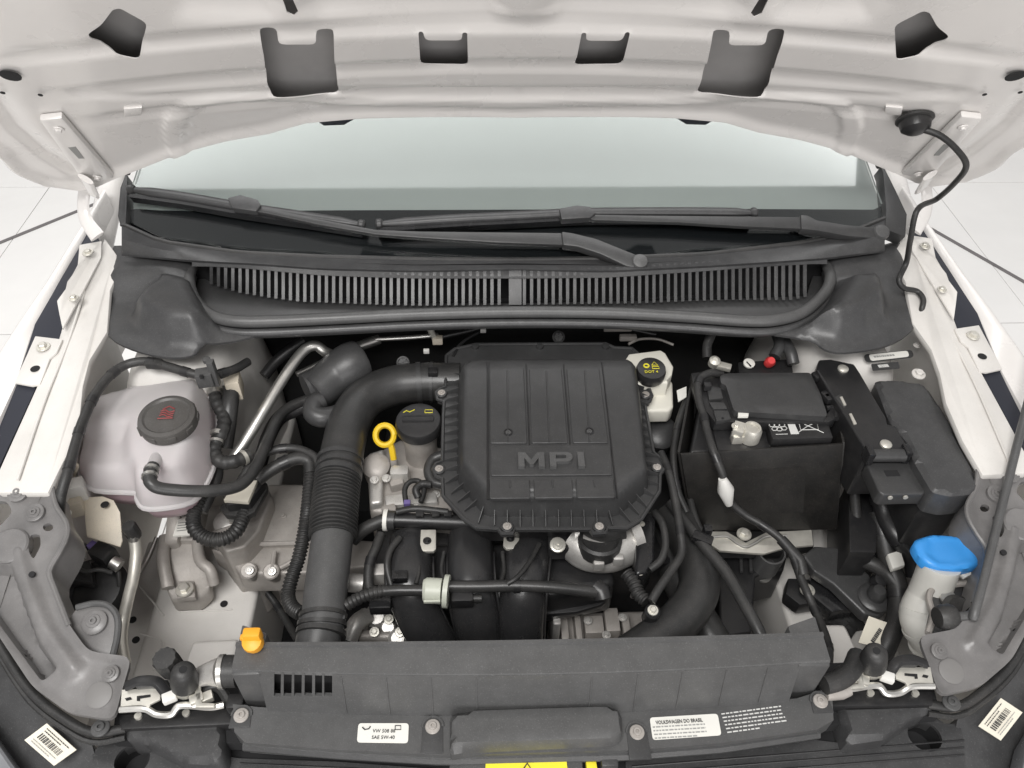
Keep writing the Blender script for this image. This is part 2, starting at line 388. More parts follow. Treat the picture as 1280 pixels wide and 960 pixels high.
# ================================================================== CAR BODY
body = T('car_body', 'white car body shell framing the open engine bay', 'car body', (0, 0.4, 0.0))
SIDES = (1, -1)     # traced on the left, mirrored to the right
def sx(p, s): return Vector((p.x*s, p.y, p.z))
RAIL = [(130, 296, .925), (146, 318, .915), (146, 345, .905), (138, 362, .90), (134, 415, .885), (112, 450, .877), (104, 482, .872), (100, 520, .868), (83, 570, .86), (60, 616, .852), (0, 616, .852), (-12, 610, .853), (47, 480, .87), (72, 428, .88), (76, 412, .885), (122, 326, .92)]
for s in SIDES:
    b_ = B().prism([sx(P(*q), s) for q in RAIL], (0, 0, -0.012)); b_.build('wing_rail', 'paint_inner', body, 0.004)
    # crease along the rail
    cr = [sx(P(*q), s) for q in ((112, 340, .914), (86, 425, .884), (56, 500, .871), (22, 600, .857))]
    B().tube(resample(spline(cr, 6), .02), .0022, 6).build('rail_seam', 'paint_inner', body)
    # fender: rolled top edge and the outer skin falling away
    top_o = [P(*q) for q in ((128, 238, .955), (103, 281, .93), (60, 350, .905), (23, 404, .888), (0, 440, .878), (-40, 505, .862), (-110, 620, .84), (-170, 760, .80))]
    top_i = [P(*q) for q in ((132, 240, .955), (110, 283, .926), (76, 347, .90), (43, 404, .884), (19, 481, .868), (-4, 530, .858), (-50, 640, .836), (-100, 770, .796))]
    rows = []
    for o_, i_ in zip(top_o, top_i):
        lst = [i_+Vector((0.002, 0, -.05)), i_+Vector((.001, 0, -.004)), i_, o_+Vector((.006, 0, .001)), o_, o_+Vector((-.006, 0, -.006)), o_+Vector((-.03, 0, -.06)), o_+Vector((-.055, 0, -.16)), o_+Vector((-.06, 0, -.35))]
        rows.append([sx(p, s) for p in lst])
    B().loft(rows, caps=False, closed=False).build('fender', 'paint', body, sharp=50)
    # dark closing foam in the gap between fender and rail
    B().prism([sx(P(*q), s) for q in ((114, 280, .922), (124, 300, .922), (76, 425, .879), (47, 480, .866), (-20, 625, .842), (-95, 770, .80), (-120, 760, .80), (-12, 540, .850), (17, 481, .866), (41, 404, .882), (74, 347, .898))], (0, 0, -.03)).build('gap_foam', 'navy', body)
    # fender mounting tab
    pts = [sx(P(*q), s) for q in ((44, 420, .884), (78, 424, .886), (71, 440, .882), (62, 448, .88), (50, 480, .873), (40, 482, .872), (18, 478, .873))]
    t = B().prism(pts, (0, 0, -.004)).build('fender_tab', 'paint_inner', body, 0.001)
    bolt(t, sx(P(54, 434, .884), s), .0105, 'zinc')
    B().lathe([(.007, 0), (.007, .0006)], sx(P(44, 461, .8773), s), seg=16).build('slot', 'void', t)
    # wavy hinge reinforcement flange
    wp = [(99, 306, .94), (127, 301, .935), (126, 322, .925), (78, 411, .895), (74, 392, .905), (71, 376, .915), (82, 361, .925), (84, 352, .925), (90, 344, .93), (97, 331, .937), (98, 320, .94)]
    w = B().prism([sx(P(*q), s) for q in wp], (0, 0, -.004)).build('hinge_bracket', 'paint_inner', body, 0.001)
    bolt(w, sx(P(110, 316, .939), s), .009, 'zinc'); bolt(w, sx(P(92, 373, .917), s), .008, 'zinc')
    # wing wall, strut tower and longitudinal
    wl = [P(*q) for q in ((138, 362, .895), (128, 420, .882), (104, 482, .868), (83, 570, .856), (60, 616, .848), (20, 720, .80), (-20, 850, .76))]
    rows = []
    for p in wl: rows.append([sx(p+Vector((dx, 0, dz)), s) for dx, dz in ((-.01, -.003), (-.016, -.012), (-.026, -.05), (-.03, -.2), (-.03, -.45))])
    B().loft(rows, caps=False, closed=False).build('wing_wall', 'paint_inner', body)
    oc = [(-.655, .73), (-.66, .62), (-.655, .54), (-.62, .495), (-.54, .49), (-.49, .51), (-.462, .56), (-.455, .62), (-.46, .73)]
    TOWER = smooth_poly(oc, 4); oc = smooth_poly([(x*s, y) for x, y in oc], 4)
    def zt(x, y, d): 
        return .70+.148*(1-np.exp(-d/.017))
    patch('strut_tower', 'paint_inner', body, oc, zt, res=.012, skirt=.25, sharp=60)
    # longitudinal member with its raised front block
    def box_px(name, x0, x1, y0, y1, z0, z1, m='paint_inner', bev=.01):
        B().box((s*(x0+x1)/2, (y0+y1)/2, (z0+z1)/2), (abs(x1-x0), y1-y0, z1-z0)).build(name, m, body, bev, 3)
    box_px('longitudinal', -.60, -.435, -.02, .72, .34, .545)
    box_px('wing_shelf', -.665, -.595, -.02, .45, .40, .50, bev=.006)
    lp = [(-.50, .20, .60), (-.435, .21, .585), (-.425, .10, .60), (-.50, .09, .62)]
    B().prism([Vector((x*s, y, z)) for x, y, z in lp], (0, 0, -.10)).build('rail_block', 'paint_inner', body, .008, 3)
    for px in ((170, 800, .545), (166, 775, .545), (280, 755, .546)):
        if s == 1: B().lathe([(.006, 0), (.006, .001)], P(*px), seg=14).build('drain_hole', 'void', body)
    # A pillar and its dark trim
    a0 = PY(139, 236, .93); dirn = Vector((.07, .5, .34)); ap = [a0-dirn*.22, a0, a0+dirn*.3, a0+dirn*.6, a0+dirn]
    B().tube([sx(p, s) for p in spline(ap, 4)], .024, 12, flat=.9).build('pillar', 'paint', body)
# firewall and undertray
B().box((0, .745, .52), (1.24, .02, .70)).build('firewall', 'insulation', body)
B().box((0, .36, .18), (1.30, .80, .02)).build('undertray', 'void', body)
B().box((0, .735, .80), (.88, .03, .05)).build('firewall_flange', 'plastic_black', body, .004)

# ================================================================== HOOD
HTH = R(52); H0 = Vector((0, .75, 1.163)); HS = Vector((0, -math.cos(HTH), math.sin(HTH))); HN = Vector((0, -math.sin(HTH), -math.cos(HTH))); HC = .12
def HM(u, s_, h=0): return H0+Vector((u, 0, 0))+HS*s_+HN*(HC*u*u+h)
def HP(x, y):
    d = ray(x, y); t0 = .2; fn = lambda t: (lambda p: (p-H0).dot(HN)-HC*p.x**2)(CAM+d*t)
    t = t0
    while fn(t) > 0 and t < 3: t += .02
    lo, hi = t-.02, t
    for _ in range(30):
        m_ = (lo+hi)/2
        if fn(m_) > 0: lo = m_
        else: hi = m_
    p = CAM+d*lo; return (p.x, (p-H0).dot(HS))
hood = T('hood', 'white car hood propped open showing its pressed inner panel', 'hood', (0, .75, 1.0))
edge_l = [HP(*q) for q in ((640, 141), (450, 142), (382, 148), (337, 161), (281, 171), (225, 186), (144, 216), (122, 226), (99, 231), (56, 225), (22, 210), (0, 187))]
print('hood', [tuple(round(a, 3) for a in e) for e in edge_l])
e0 = edge_l[0]; edge_l[0] = (0, e0[1])
edge_l += [(edge_l[-1][0]-.01, edge_l[-1][1]+.12), (-.76, .45), (-.70, .75), (-.55, .86), (-.3, .90), (0, .91)]
outl = edge_l + [(-u, s_) for u, s_ in edge_l[-2:0:-1]]
big = [HP(*q) for q in ((324, 34), (345, 34), (349, 50), (395, 50), (395, 36), (417, 35), (418, 70), (424, 116), (339, 115), (334, 100), (330, 65))]
sml = [HP(*q) for q in ((523, 36), (529, 36), (532, 45), (577, 45), (578, 36), (584, 36), (585, 81), (526, 80))]
tri = [HP(*q) for q in ((108, 39), (127, 26), (141, 7), (150, 5), (184, 24), (174, 69), (142, 62))]
ov = HP(13.5, 87); ova = [(ov[0]+.014*math.cos(a)*1.0, ov[1]+.012*math.sin(a)) for a in [k*math.pi/5 for k in range(10)]]
sl = HP(362, 5); sla = [(sl[0]-.005, sl[1]+.06), (sl[0]-.006, sl[1]-.012), (sl[0]+.001, sl[1]-.018), (sl[0]+.007, sl[1]-.012), (sl[0]+.004, sl[1]+.06)]
hl = [round_poly(h, .008, 3) for h in (big, sml, tri)]+[sla]
holes = hl+[[(-u, s_) for u, s_ in h][::-1] for h in hl]
# sections of the pressing: s at the photograph's centre line
sc = lambda y: HP(640, y)[1]
S141, S128, S112, S95, S75, S52, S30, S12 = [sc(v) for v in (141, 128, 112, 95, 76, 52, 28, 12)]
lens = [HP(*q) for q in ((222, 186), (217, 160), (222, 142), (240, 129), (285, 121), (360, 120), (470, 124), (640, 127))]
lens = lens + [(-u, s_) for u, s_ in lens[-2::-1]]
rec = [HP(*q) for q in ((203, -60), (206, -5), (225, 12), (260, 16), (335, 18), (345, 5), (350, -60))]
rec2 = [HP(*q) for q in ((380, -60), (385, 8), (400, 17), (480, 19), (610, 19), (628, 10), (634, -60))]
crs = [HP(*q) for q in ((-5, 118), (24, 158), (60, 190), (98, 212))]
swp = [HP(*q) for q in ((95, 112), (130, 117), (180, 117), (300, 112), (640, 113))]
def cosint(x, xp, fp):
    xp = np.array(xp); fp = np.array(fp); i = np.clip(np.searchsorted(xp, x)-1, 0, len(xp)-2)
    t = np.clip((x-xp[i])/(xp[i+1]-xp[i]), 0, 1); t = t*t*(3-2*t); return fp[i]*(1-t)+fp[i+1]*t
BS = [sc(v) for v in (141, 120, 116, 109, 104, 86, 82, 73, 68, 37, 31, 22, 17)]+[S12+.1]; BH = [.001, .001, -.002, -.002, .0045, .0045, .0005, .0005, .006, .006, .001, .001, .005, .005]
def hz(u, s_, d):
    fade = 1/(1+np.exp((np.abs(u)-.57-.25*np.clip(s_-.12, 0, 1))/.02))
    sk = s_
    prof = cosint(sk, BS, BH)
    h = prof*fade + .0035*(1-fade)
    for sg in (1, -1):
        for rp in (rec, rec2):
            q = [(sg*a, b__) for a, b__ in rp]; ins = inside(q, u, s_); dd = pdist(q, u, s_)*np.where(ins, 1, -1)
            h = h-.016/(1+np.exp(-np.clip(dd/.008, -50, 50)))
        dc = pdist([(sg*a, b__) for a, b__ in crs], u, s_, False); h = h-.006*np.exp(-(dc/.010)**2)
        ds = pdist([(sg*a, b__) for a, b__ in swp], u, s_, False); h = h-.003*np.exp(-(ds/.007)**2)
    dl = pdist(lens, u, s_, False); q_ = np.clip((.018-dl)/.008, 0, 1); h = h+.0052*q_*q_*(3-2*q_)
    h = h+.007*np.exp(-(d/.012)**2)
    return h
ip = patch('inner_panel', 'paint', hood, outl, hz, holes=holes, res=.0066, thick=.0015, mp=lambda u, s_, h: HM(u, s_, h), sharp=60)
ctr = [(u*1.012, s_-.006 if s_ < .3 else s_) for u, s_ in outl]
patch('skin_lining', 'primer', hood, outl, lambda u, s_, d: -.037+.034*np.exp(-(d/.03)), res=.02, thick=.001, mp=lambda u, s_, h: HM(u, s_, h), sharp=70)
patch('outer_skin', 'paint', hood, ctr, lambda u, s_, d: -.040+.036*np.exp(-(d/.03)), res=.02, thick=.0012, mp=lambda u, s_, h: HM(u, s_, h), sharp=70)
for sg in (1, -1):
    hem = [HM(u*sg*1.004, s_, .001) for u, s_ in edge_l[7:15]]; B().tube(resample(spline(hem, 6), .012), .0065, 10).build('hem_edge', 'paint', hood)
    f = lambda x, y, h: (lambda e: HM(e[0]*sg, e[1], h))(HP(x, y))
    hp = B().prism([f(*q, .0145) for q in ((50, 138), (78, 135), (143, 212), (120, 217), (102, 212))], -HN*.010).build('hinge_plate', 'paint', hood, .003)
    bolt(hp, f(74, 148, .015), .007, 'paint', HN); bolt(hp, f(122, 210, .015), .007, 'paint', HN)
    B().prism([f(*q, .0152) for q in ((86, 172), (95, 171), (106, 186), (99, 186))], -HN*.0006).build('slot', 'ink_grey', hp)
    # hinge arm, a curved strap down to the body
    a = [f(108, 205, .024), f(117, 226, .022), PY(107, 236, .80), PY(104, 258, .79), PY(108, 276, .775), PY(122, 296, .755)]
    a = [a[0], a[1]] + [MX(p, sg) for p in a[2:]]
    cl = spline(a, 5); nn = [Vector((sg*.012, .0, .0))]*len(cl)
    rings = []
    for i, p in enumerate(cl):
        t_ = (cl[min(i+1, len(cl)-1)]-cl[max(i-1, 0)]).normalized(); w_ = Vector((1, .35*sg, 0)); w_ = (w_-t_*w_.dot(t_)).normalized(); k_ = t_.cross(w_)
        hw = .017-.004*math.sin(math.pi*i/(len(cl)-1))
        rings.append([p+w_*hw+k_*.003, p-w_*hw+k_*.003, p-w_*hw-k_*.003, p+w_*hw-k_*.003])
    B().tube(cl, [.013-.003*math.sin(math.pi*i/(len(cl)-1)) for i in range(len(cl))], 12, flat=.35, up=(0, -1, .6)).build('hinge_arm', 'paint', hood, sharp=60)
    # dark rubber flap under the trailing edge
    B().prism([f(*q, .0005) for q in ((381, 144), (453, 143), (446, 147), (430, 156), (405, 157), (394, 150))], -HN*.012).build('rubber_flap', 'navy', hood, .001)
    B().prism([f(*q, .0075) for q in ((155, 130), (178, 128), (177, 138), (156, 140))], -HN*.0035).build('pressed_tab', 'paint', hood, .0012)
    B().lathe([(.012, 0), (.012, .001)], f(13.5, 87, .0085), -HN, 18).build('oval_hole', 'void', hood)
    for q in ((4, 107), (51, 110)): B().lathe([(.003, 0), (.003, .001)], f(*q, .010), -HN, 10).build('pin_hole', 'void', hood)

# ================================================================== WINDSCREEN
GO = Vector((0, .735, .915)); GTH = R(27); GN = Vector((0, -math.sin(GTH), math.cos(GTH)))
def GP(x, y, h=0): return PL(x, y, GO+GN*h, GN)
ws = T('windscreen', 'sloping windscreen glass with an added pale panel behind it imitating its reflection under the open hood', 'windscreen', (0, .9, .9))
def ext(p, k): return p+Vector((0, math.cos(GTH), math.sin(GTH)))*k
bl = [GP(*q) for q in ((152, 272), (200, 296), (300, 312), (400, 319), (520, 322), (640, 323), (760, 321), (880, 316), (1000, 302), (1060, 290), (1108, 268))]
tl, tr_ = ext(bl[0], .62), ext(bl[-1], .62); tl.x *= .86; tr_.x *= .86
B().prism(bl+[tr_, tl], -GN*.004).build('glass', 'glass', ws)
fr_top = [GP(x, y, -.006) for x, y in ((1108, 262), (1100, 258), (1092, 262), (900, 261), (640, 262), (400, 263), (260, 264), (200, 263), (170, 261), (160, 263), (152, 272))]
B().prism([p-GN*.006 for p in bl]+fr_top, -GN*.003).build('frit_band', 'frit', ws)
shl = [GP(x, y, -.016) for x, y in ((163, 266), (300, 266), (640, 265), (900, 264), (1092, 263))]
m0, m1 = GP(1079, 240, -.016), GP(168, 238, -.016)
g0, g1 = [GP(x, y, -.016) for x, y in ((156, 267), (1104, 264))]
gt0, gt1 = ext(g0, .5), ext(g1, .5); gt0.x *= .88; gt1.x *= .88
B().prism([g0, g1, gt1, gt0], -GN*.004).build('reflection_panel', 'reflection_mint', ws)  # added panel, its pale colour imitates the ceiling reflected in the glass
a = GP(160, 240, -.016); c = GP(1077, 238, -.016); a2 = ext(a, .5); c2 = ext(c, .5); a2.x *= .9; c2.x = c.x+.0
B().loft([[p-GN*.005, p+Vector((0, .004, -.07))] for p in bl], caps=False, closed=False).build('frit_skirt', 'frit', ws)
# pillar trims
for sd, px in ((1, ((150, 282), (147, 270), (150, 235), (157, 216), (159, 220), (158, 262), (157, 280))), (-1, ((1106, 286), (1108, 262), (1104, 216), (1101, 208), (1106, 210), (1121, 240), (1134, 268), (1132, 296)))):
    B().prism([GP(x, y, .012) for x, y in px], -GN*.03).build('pillar_trim', 'plastic', ws, .002)
    q0 = GP(*(px[3] if sd == 1 else px[3]), .010); q1 = ext(q0, .35); q1.x *= .92
    B().tube([q0, q1], .008, 8).build('edge_seal', 'rubber', ws)

def wiper(label, blade, blade_r, arm1, arm2, pivot, clip):
    w = T('wiper', label, 'wiper', GP(*pivot), 'wipers resting at the windscreen base')
    pts = spline([GP(x, y, .020) for x, y in blade], 8); n = len(pts)
    rr = [blade_r*(.55+.45*min(1, i/3, (n-1-i)/3)) for i in range(n)]
    up = Vector((0, math.cos(GTH), math.sin(GTH)))
    B().tube(pts, rr, 10, flat=.8).build('blade', 'plastic_cowl', w, sharp=50)
    B().prism([p-up*blade_r*.8+GN*.002 for p in pts]+[p-up*(blade_r*.8+.008)+GN*.002 for p in pts[::-1]], -GN*.018).build('rubber_edge', 'gloss_black', w)
    for e in (0, -1):
        B().lathe([(blade_r*.7, -.006), (blade_r*.95, -.003), (blade_r*.95, .003), (blade_r*.7, .006)], pts[e], pts[1]-pts[0], 12).build('end_cap', 'plastic', w)
    B().prism([GP(x, y, .036) for x, y in clip], -GN*.018).build('clip', 'plastic_cowl', w, .003)
    B().prism([GP(x, y, .030) for x, y in arm1], -GN*.010).build('arm', 'plastic', w, .002)
    B().prism([GP(x, y, .034) for x, y in arm2], -GN*.02).build('arm_head', 'plastic', w, .003)
    B().lathe([(.014, -.03), (.014, .0), (.012, .004), (.005, .006)], GP(*pivot, .034), GN, 20).build('pivot_cap', 'plastic_dusty', w)
wiper('wiper whose blade reaches the pillar and arm ends at the grille middle', ((164, 237), (230, 246), (300, 258), (380, 270), (452, 281)), .0098,
      ((300, 256), (330, 259), (400, 274), (470, 287), (524, 289), (702, 291), (704, 306), (620, 303), (524, 297), (470, 293), (400, 281), (330, 266), (302, 262)),
      ((702, 289), (716, 291), (745, 298), (780, 312), (800, 320), (808, 328), (800, 335), (784, 333), (750, 317), (722, 308), (704, 306)), (800, 327),
      ((284, 247), (300, 243), (322, 249), (326, 256), (320, 264), (290, 260)))
wiper('wiper lying flat with its arm hinged beside the cable side pillar', ((474, 280), (560, 274), (640, 270), (720, 266), (800, 265), (880, 265), (942, 266)), .0098,
      ((735, 264), (742, 268), (800, 269), (1002, 271), (1002, 286), (930, 283), (850, 278), (742, 275), (734, 272)),
      ((1001, 268), (1010, 269), (1022, 275), (1060, 281), (1096, 284), (1108, 288), (1108, 299), (1060, 295), (1022, 288), (1002, 286)), (1102, 290),
      ((699, 260), (722, 256), (738, 258), (745, 266), (738, 272), (702, 274)))

# ================================================================== COWL COVER
cw = T('cowl_cover', 'grey plastic cowl cover with slatted air intake below the wipers', 'cowl cover', (0, .68, .84))
topc = [(150, 278), (200, 301), (300, 315), (400, 320), (520, 323), (640, 324), (760, 322), (880, 317), (1000, 303), (1060, 291), (1108, 271)]
ridge = [(146, 318), (240, 327), (320, 331), (400, 337), (520, 340), (640, 338), (760, 340), (880, 334), (960, 329), (1033, 324), (1122, 312)]
def at(lst, x): return float(np.interp(x, [q[0] for q in lst], [q[1] for q in lst]))
xs = [152+i*(1106-152)/48 for i in range(49)]
rows = []
for x in xs:
    a, c = at(topc, x), at(ridge, x)
    pa = GP(x, a, .004); zr = .925+.0*(abs(x-640)/480)**2
    pb = P(x, a+(c-a)*.5, pa.z+.006); pc = P(x, c-1.5, zr+.004); pd = P(x, c+1, zr-.002)
    rows.append([pa+Vector((0, .004, -.02)), pa, pb, pc, pd])
B().loft(rows, caps=False, closed=False).build('top_panel', 'plastic_cowl', cw, sharp=45)
B().tube([GP(x, at(topc, x)+1, .007) for x in xs], .0045, 8).build('glass_seal', 'rubber', cw)
# slats: one bar after the other between ridge and tray
stop = [(258, 332), (300, 334), (400, 343), (450, 345), (520, 347), (632, 347), (660, 347), (760, 346), (820, 342), (880, 338), (960, 332), (1016, 329)]
sbot = [(258, 350), (266, 353), (300, 363), (337, 369), (375, 374), (480, 378), (520, 379), (632, 378), (660, 378), (800, 376), (900, 372), (990, 372), (1008, 368), (1016, 345)]
slat = 0
def bar(x, wpx, nm='slat'):
    y0, y1 = at(stop, x)-3, at(sbot, x)+3
    p0, p1 = P(x, y0, .921), P(x, y1, .884); wv = Vector((wpx*.00062, 0, 0)); n_ = Vector((0, -.010, -.006))
    return B().loft([[p0-wv, p0+wv, p0+wv-n_, p0-wv-n_], [p1-wv, p1+wv, p1+wv-n_, p1-wv-n_]]).build(nm, 'plastic_cowl', cw)
x = 264.0
while x < 1014:
    if 632 < x < 655: x = 655.5; continue
    bar(x, 4.2); x += 9.0
bar(644, 17, 'centre_post')
# ridge strip above the slats, ledge below
def strip(name, m, f0, f1, z0, z1, xa, xb, n=40):
    rw = []
    for i in range(n+1):
        x = xa+(xb-xa)*i/n; p0, p1 = P(x, f0(x), z0), P(x, f1(x), z1); rw.append([p0, p1, p1+Vector((0, .012, -.004)), p0+Vector((0, .012, -.004))])
    return B().loft(rw).build(name, m, cw)
strip('slat_header', 'plastic_cowl', lambda x: at(ridge, x)+.5, lambda x: at(stop, x)+1, .9235, .918, 240, 1034)
strip('tray_floor', 'plastic', lambda x: at(sbot, x)-2, lambda x: at(sealc, x)+4, .884, .872, 246, 1030) if False else None
sealc = [(240, 333), (236, 350), (243, 374), (262, 393), (290, 401), (330, 402), (420, 398), (520, 393), (640, 390), (760, 391), (860, 396), (930, 401), (970, 400), (1004, 390), (1028, 370), (1038, 350), (1033, 328)]
tray_px = [(256, 348), (266, 354), (300, 364), (337, 370), (375, 375), (480, 379), (640, 379), (900, 374), (1008, 370), (1016, 345), (1034, 345), (1026, 372), (1002, 391), (965, 401), (860, 397), (640, 391), (420, 399), (330, 403), (285, 400), (258, 391), (243, 374), (240, 350)]
slab('tray', 'plastic', cw, tray_px, .874, .006, .001)
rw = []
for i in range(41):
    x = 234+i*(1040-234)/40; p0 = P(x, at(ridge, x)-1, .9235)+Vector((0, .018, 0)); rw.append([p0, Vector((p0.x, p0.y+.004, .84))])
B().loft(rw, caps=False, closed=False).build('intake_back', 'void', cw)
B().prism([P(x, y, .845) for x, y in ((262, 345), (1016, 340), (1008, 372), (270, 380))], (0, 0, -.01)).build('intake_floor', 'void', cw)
sealp = resample(spline([P(x, y, .905-.012*math.exp(-((x-640)/420)**4)) for x, y in sealc], 8), .012)
B().tube(sealp, .0098, 12).build('seal', 'plastic_dusty', cw, sharp=60)
B().tube([p+Vector((0, -.010, -.015)) for p in sealp], .0075, 8).build('seal_lip', 'plastic_cowl', cw, sharp=60)
for e in (0, -1): B().lathe([(.012, -.004), (.013, 0), (.010, .004), (.004, .005)], sealp[e], (0, .5, 1), 16).build('seal_end', 'rubber', cw)
sk = [[p+Vector((0, .004, -.004)), p+Vector((0, .0, -.035)), p+Vector((0, .03, -.055))] for p in sealp]
B().loft(sk, caps=False, closed=False).build('seal_carrier', 'plastic', cw)
# end covers over the strut towers, bulged
def endcap(px, bump, sgn):
    o = XY(px, .895)
    bc = P(*bump, .92)
    poly = XY(((206, 345), (252, 350), (270, 398), (250, 418), (205, 416), (168, 400), (160, 385), (178, 362)) if sgn < 0 else ((1102, 342), (1052, 345), (1034, 375), (1010, 398), (1050, 410), (1085, 405), (1112, 388), (1112, 370)), .91)
    def zf(x, y, d):
        ins = inside(poly, x, y); dd = pdist(poly, x, y)*np.where(ins, 1, -1)
        back = np.clip((y-.655)/.06, 0, 1); back = back*back*(3-2*back)
        return .880+.006*(1-np.exp(-d/.01))+.048/(1+np.exp(-np.clip((dd-.010)/.0055, -50, 50)))+.030*back
    patch('end_cover', 'plastic_cowl', cw, o, zf, res=.007, thick=.004, sharp=60)
endcap(smooth_poly([(146, 316), (200, 323), (242, 330), (238, 350), (246, 376), (268, 396), (330, 404), (300, 415), (255, 424), (235, 436), (200, 437), (160, 427), (133, 412), (119, 385), (128, 360), (146, 345)], 3), (210, 375), -1)
endcap(smooth_poly([(1033, 326), (1080, 320), (1122, 312), (1128, 345), (1148, 362), (1156, 384), (1140, 408), (1110, 424), (1060, 432), (1035, 428), (1015, 416), (960, 406), (1006, 395), (1028, 374), (1040, 350)], 3), (1070, 375), 1)
slab('end_flap', 'plastic', cw, ((190, 430), (242, 428), (236, 442), (206, 442)), .872, .003, .001)
slab('end_flap', 'plastic', cw, ((1045, 424), (1092, 424), (1080, 433), (1052, 434)), .872, .003, .001)

# ================================================================== HOOD CABLE, PROP ROD
hc = T('hood_cable', 'black cable running from a rubber grommet on the hood to the fender', 'cable', P(1140, 330, .9))
f = lambda x, y, h: (lambda e: HM(e[0], e[1], h))(HP(x, y))
B().lathe([(.020, .0), (.022, .006), (.020, .016), (.012, .022), (.006, .024)], f(1143, 143, .006), HN, 24).build('grommet', 'plastic_black', hc, sharp=30)
B().lathe([(.026, .0), (.026, .003), (.022, .005)], f(1143, 143, .006), HN, 24).build('grommet_flange', 'rubber', hc)
cb = [f(1150, 143, .022), f(1172, 144, .03), f(1192, 153, .04), f(1204, 167, .05), f(1190, 190, .05), f(1168, 216, .045), PY(1147, 262, .67), PY(1138, 300, .66), PY(1133, 328, .67), P(1124, 349, .925), P(1130, 360, .912), P(1146, 364, .906), P(1154, 374, .902), P(1152, 388, .89), P(1150, 396, .87)]
B().tube(spline(cb, 8), .0046, 10).build('cable', 'rubber', hc)
rod = T('hood_prop', 'slim grey prop rod rising from the gray support beside the washer filler', 'prop rod', P(1215, 765, .79))
r0, r1, r2 = P(1214, 768, .800), P(1222, 752, .815), HM(*HP(1345, 265), .0)
B().tube(spline([r0+Vector((-.03, .0, -.005)), r0, r1, r1.lerp(r2, .3), r1.lerp(r2, .6), r2], 8), .0058, 10).build('rod', 'plastic_dusty', rod)
B().lathe([(.013, -.012), (.016, -.006), (.016, .006), (.013, .012)], r0+Vector((-.032, 0, -.004)), (1, .1, 0), 16).build('pivot_bush', 'rubber', rod)

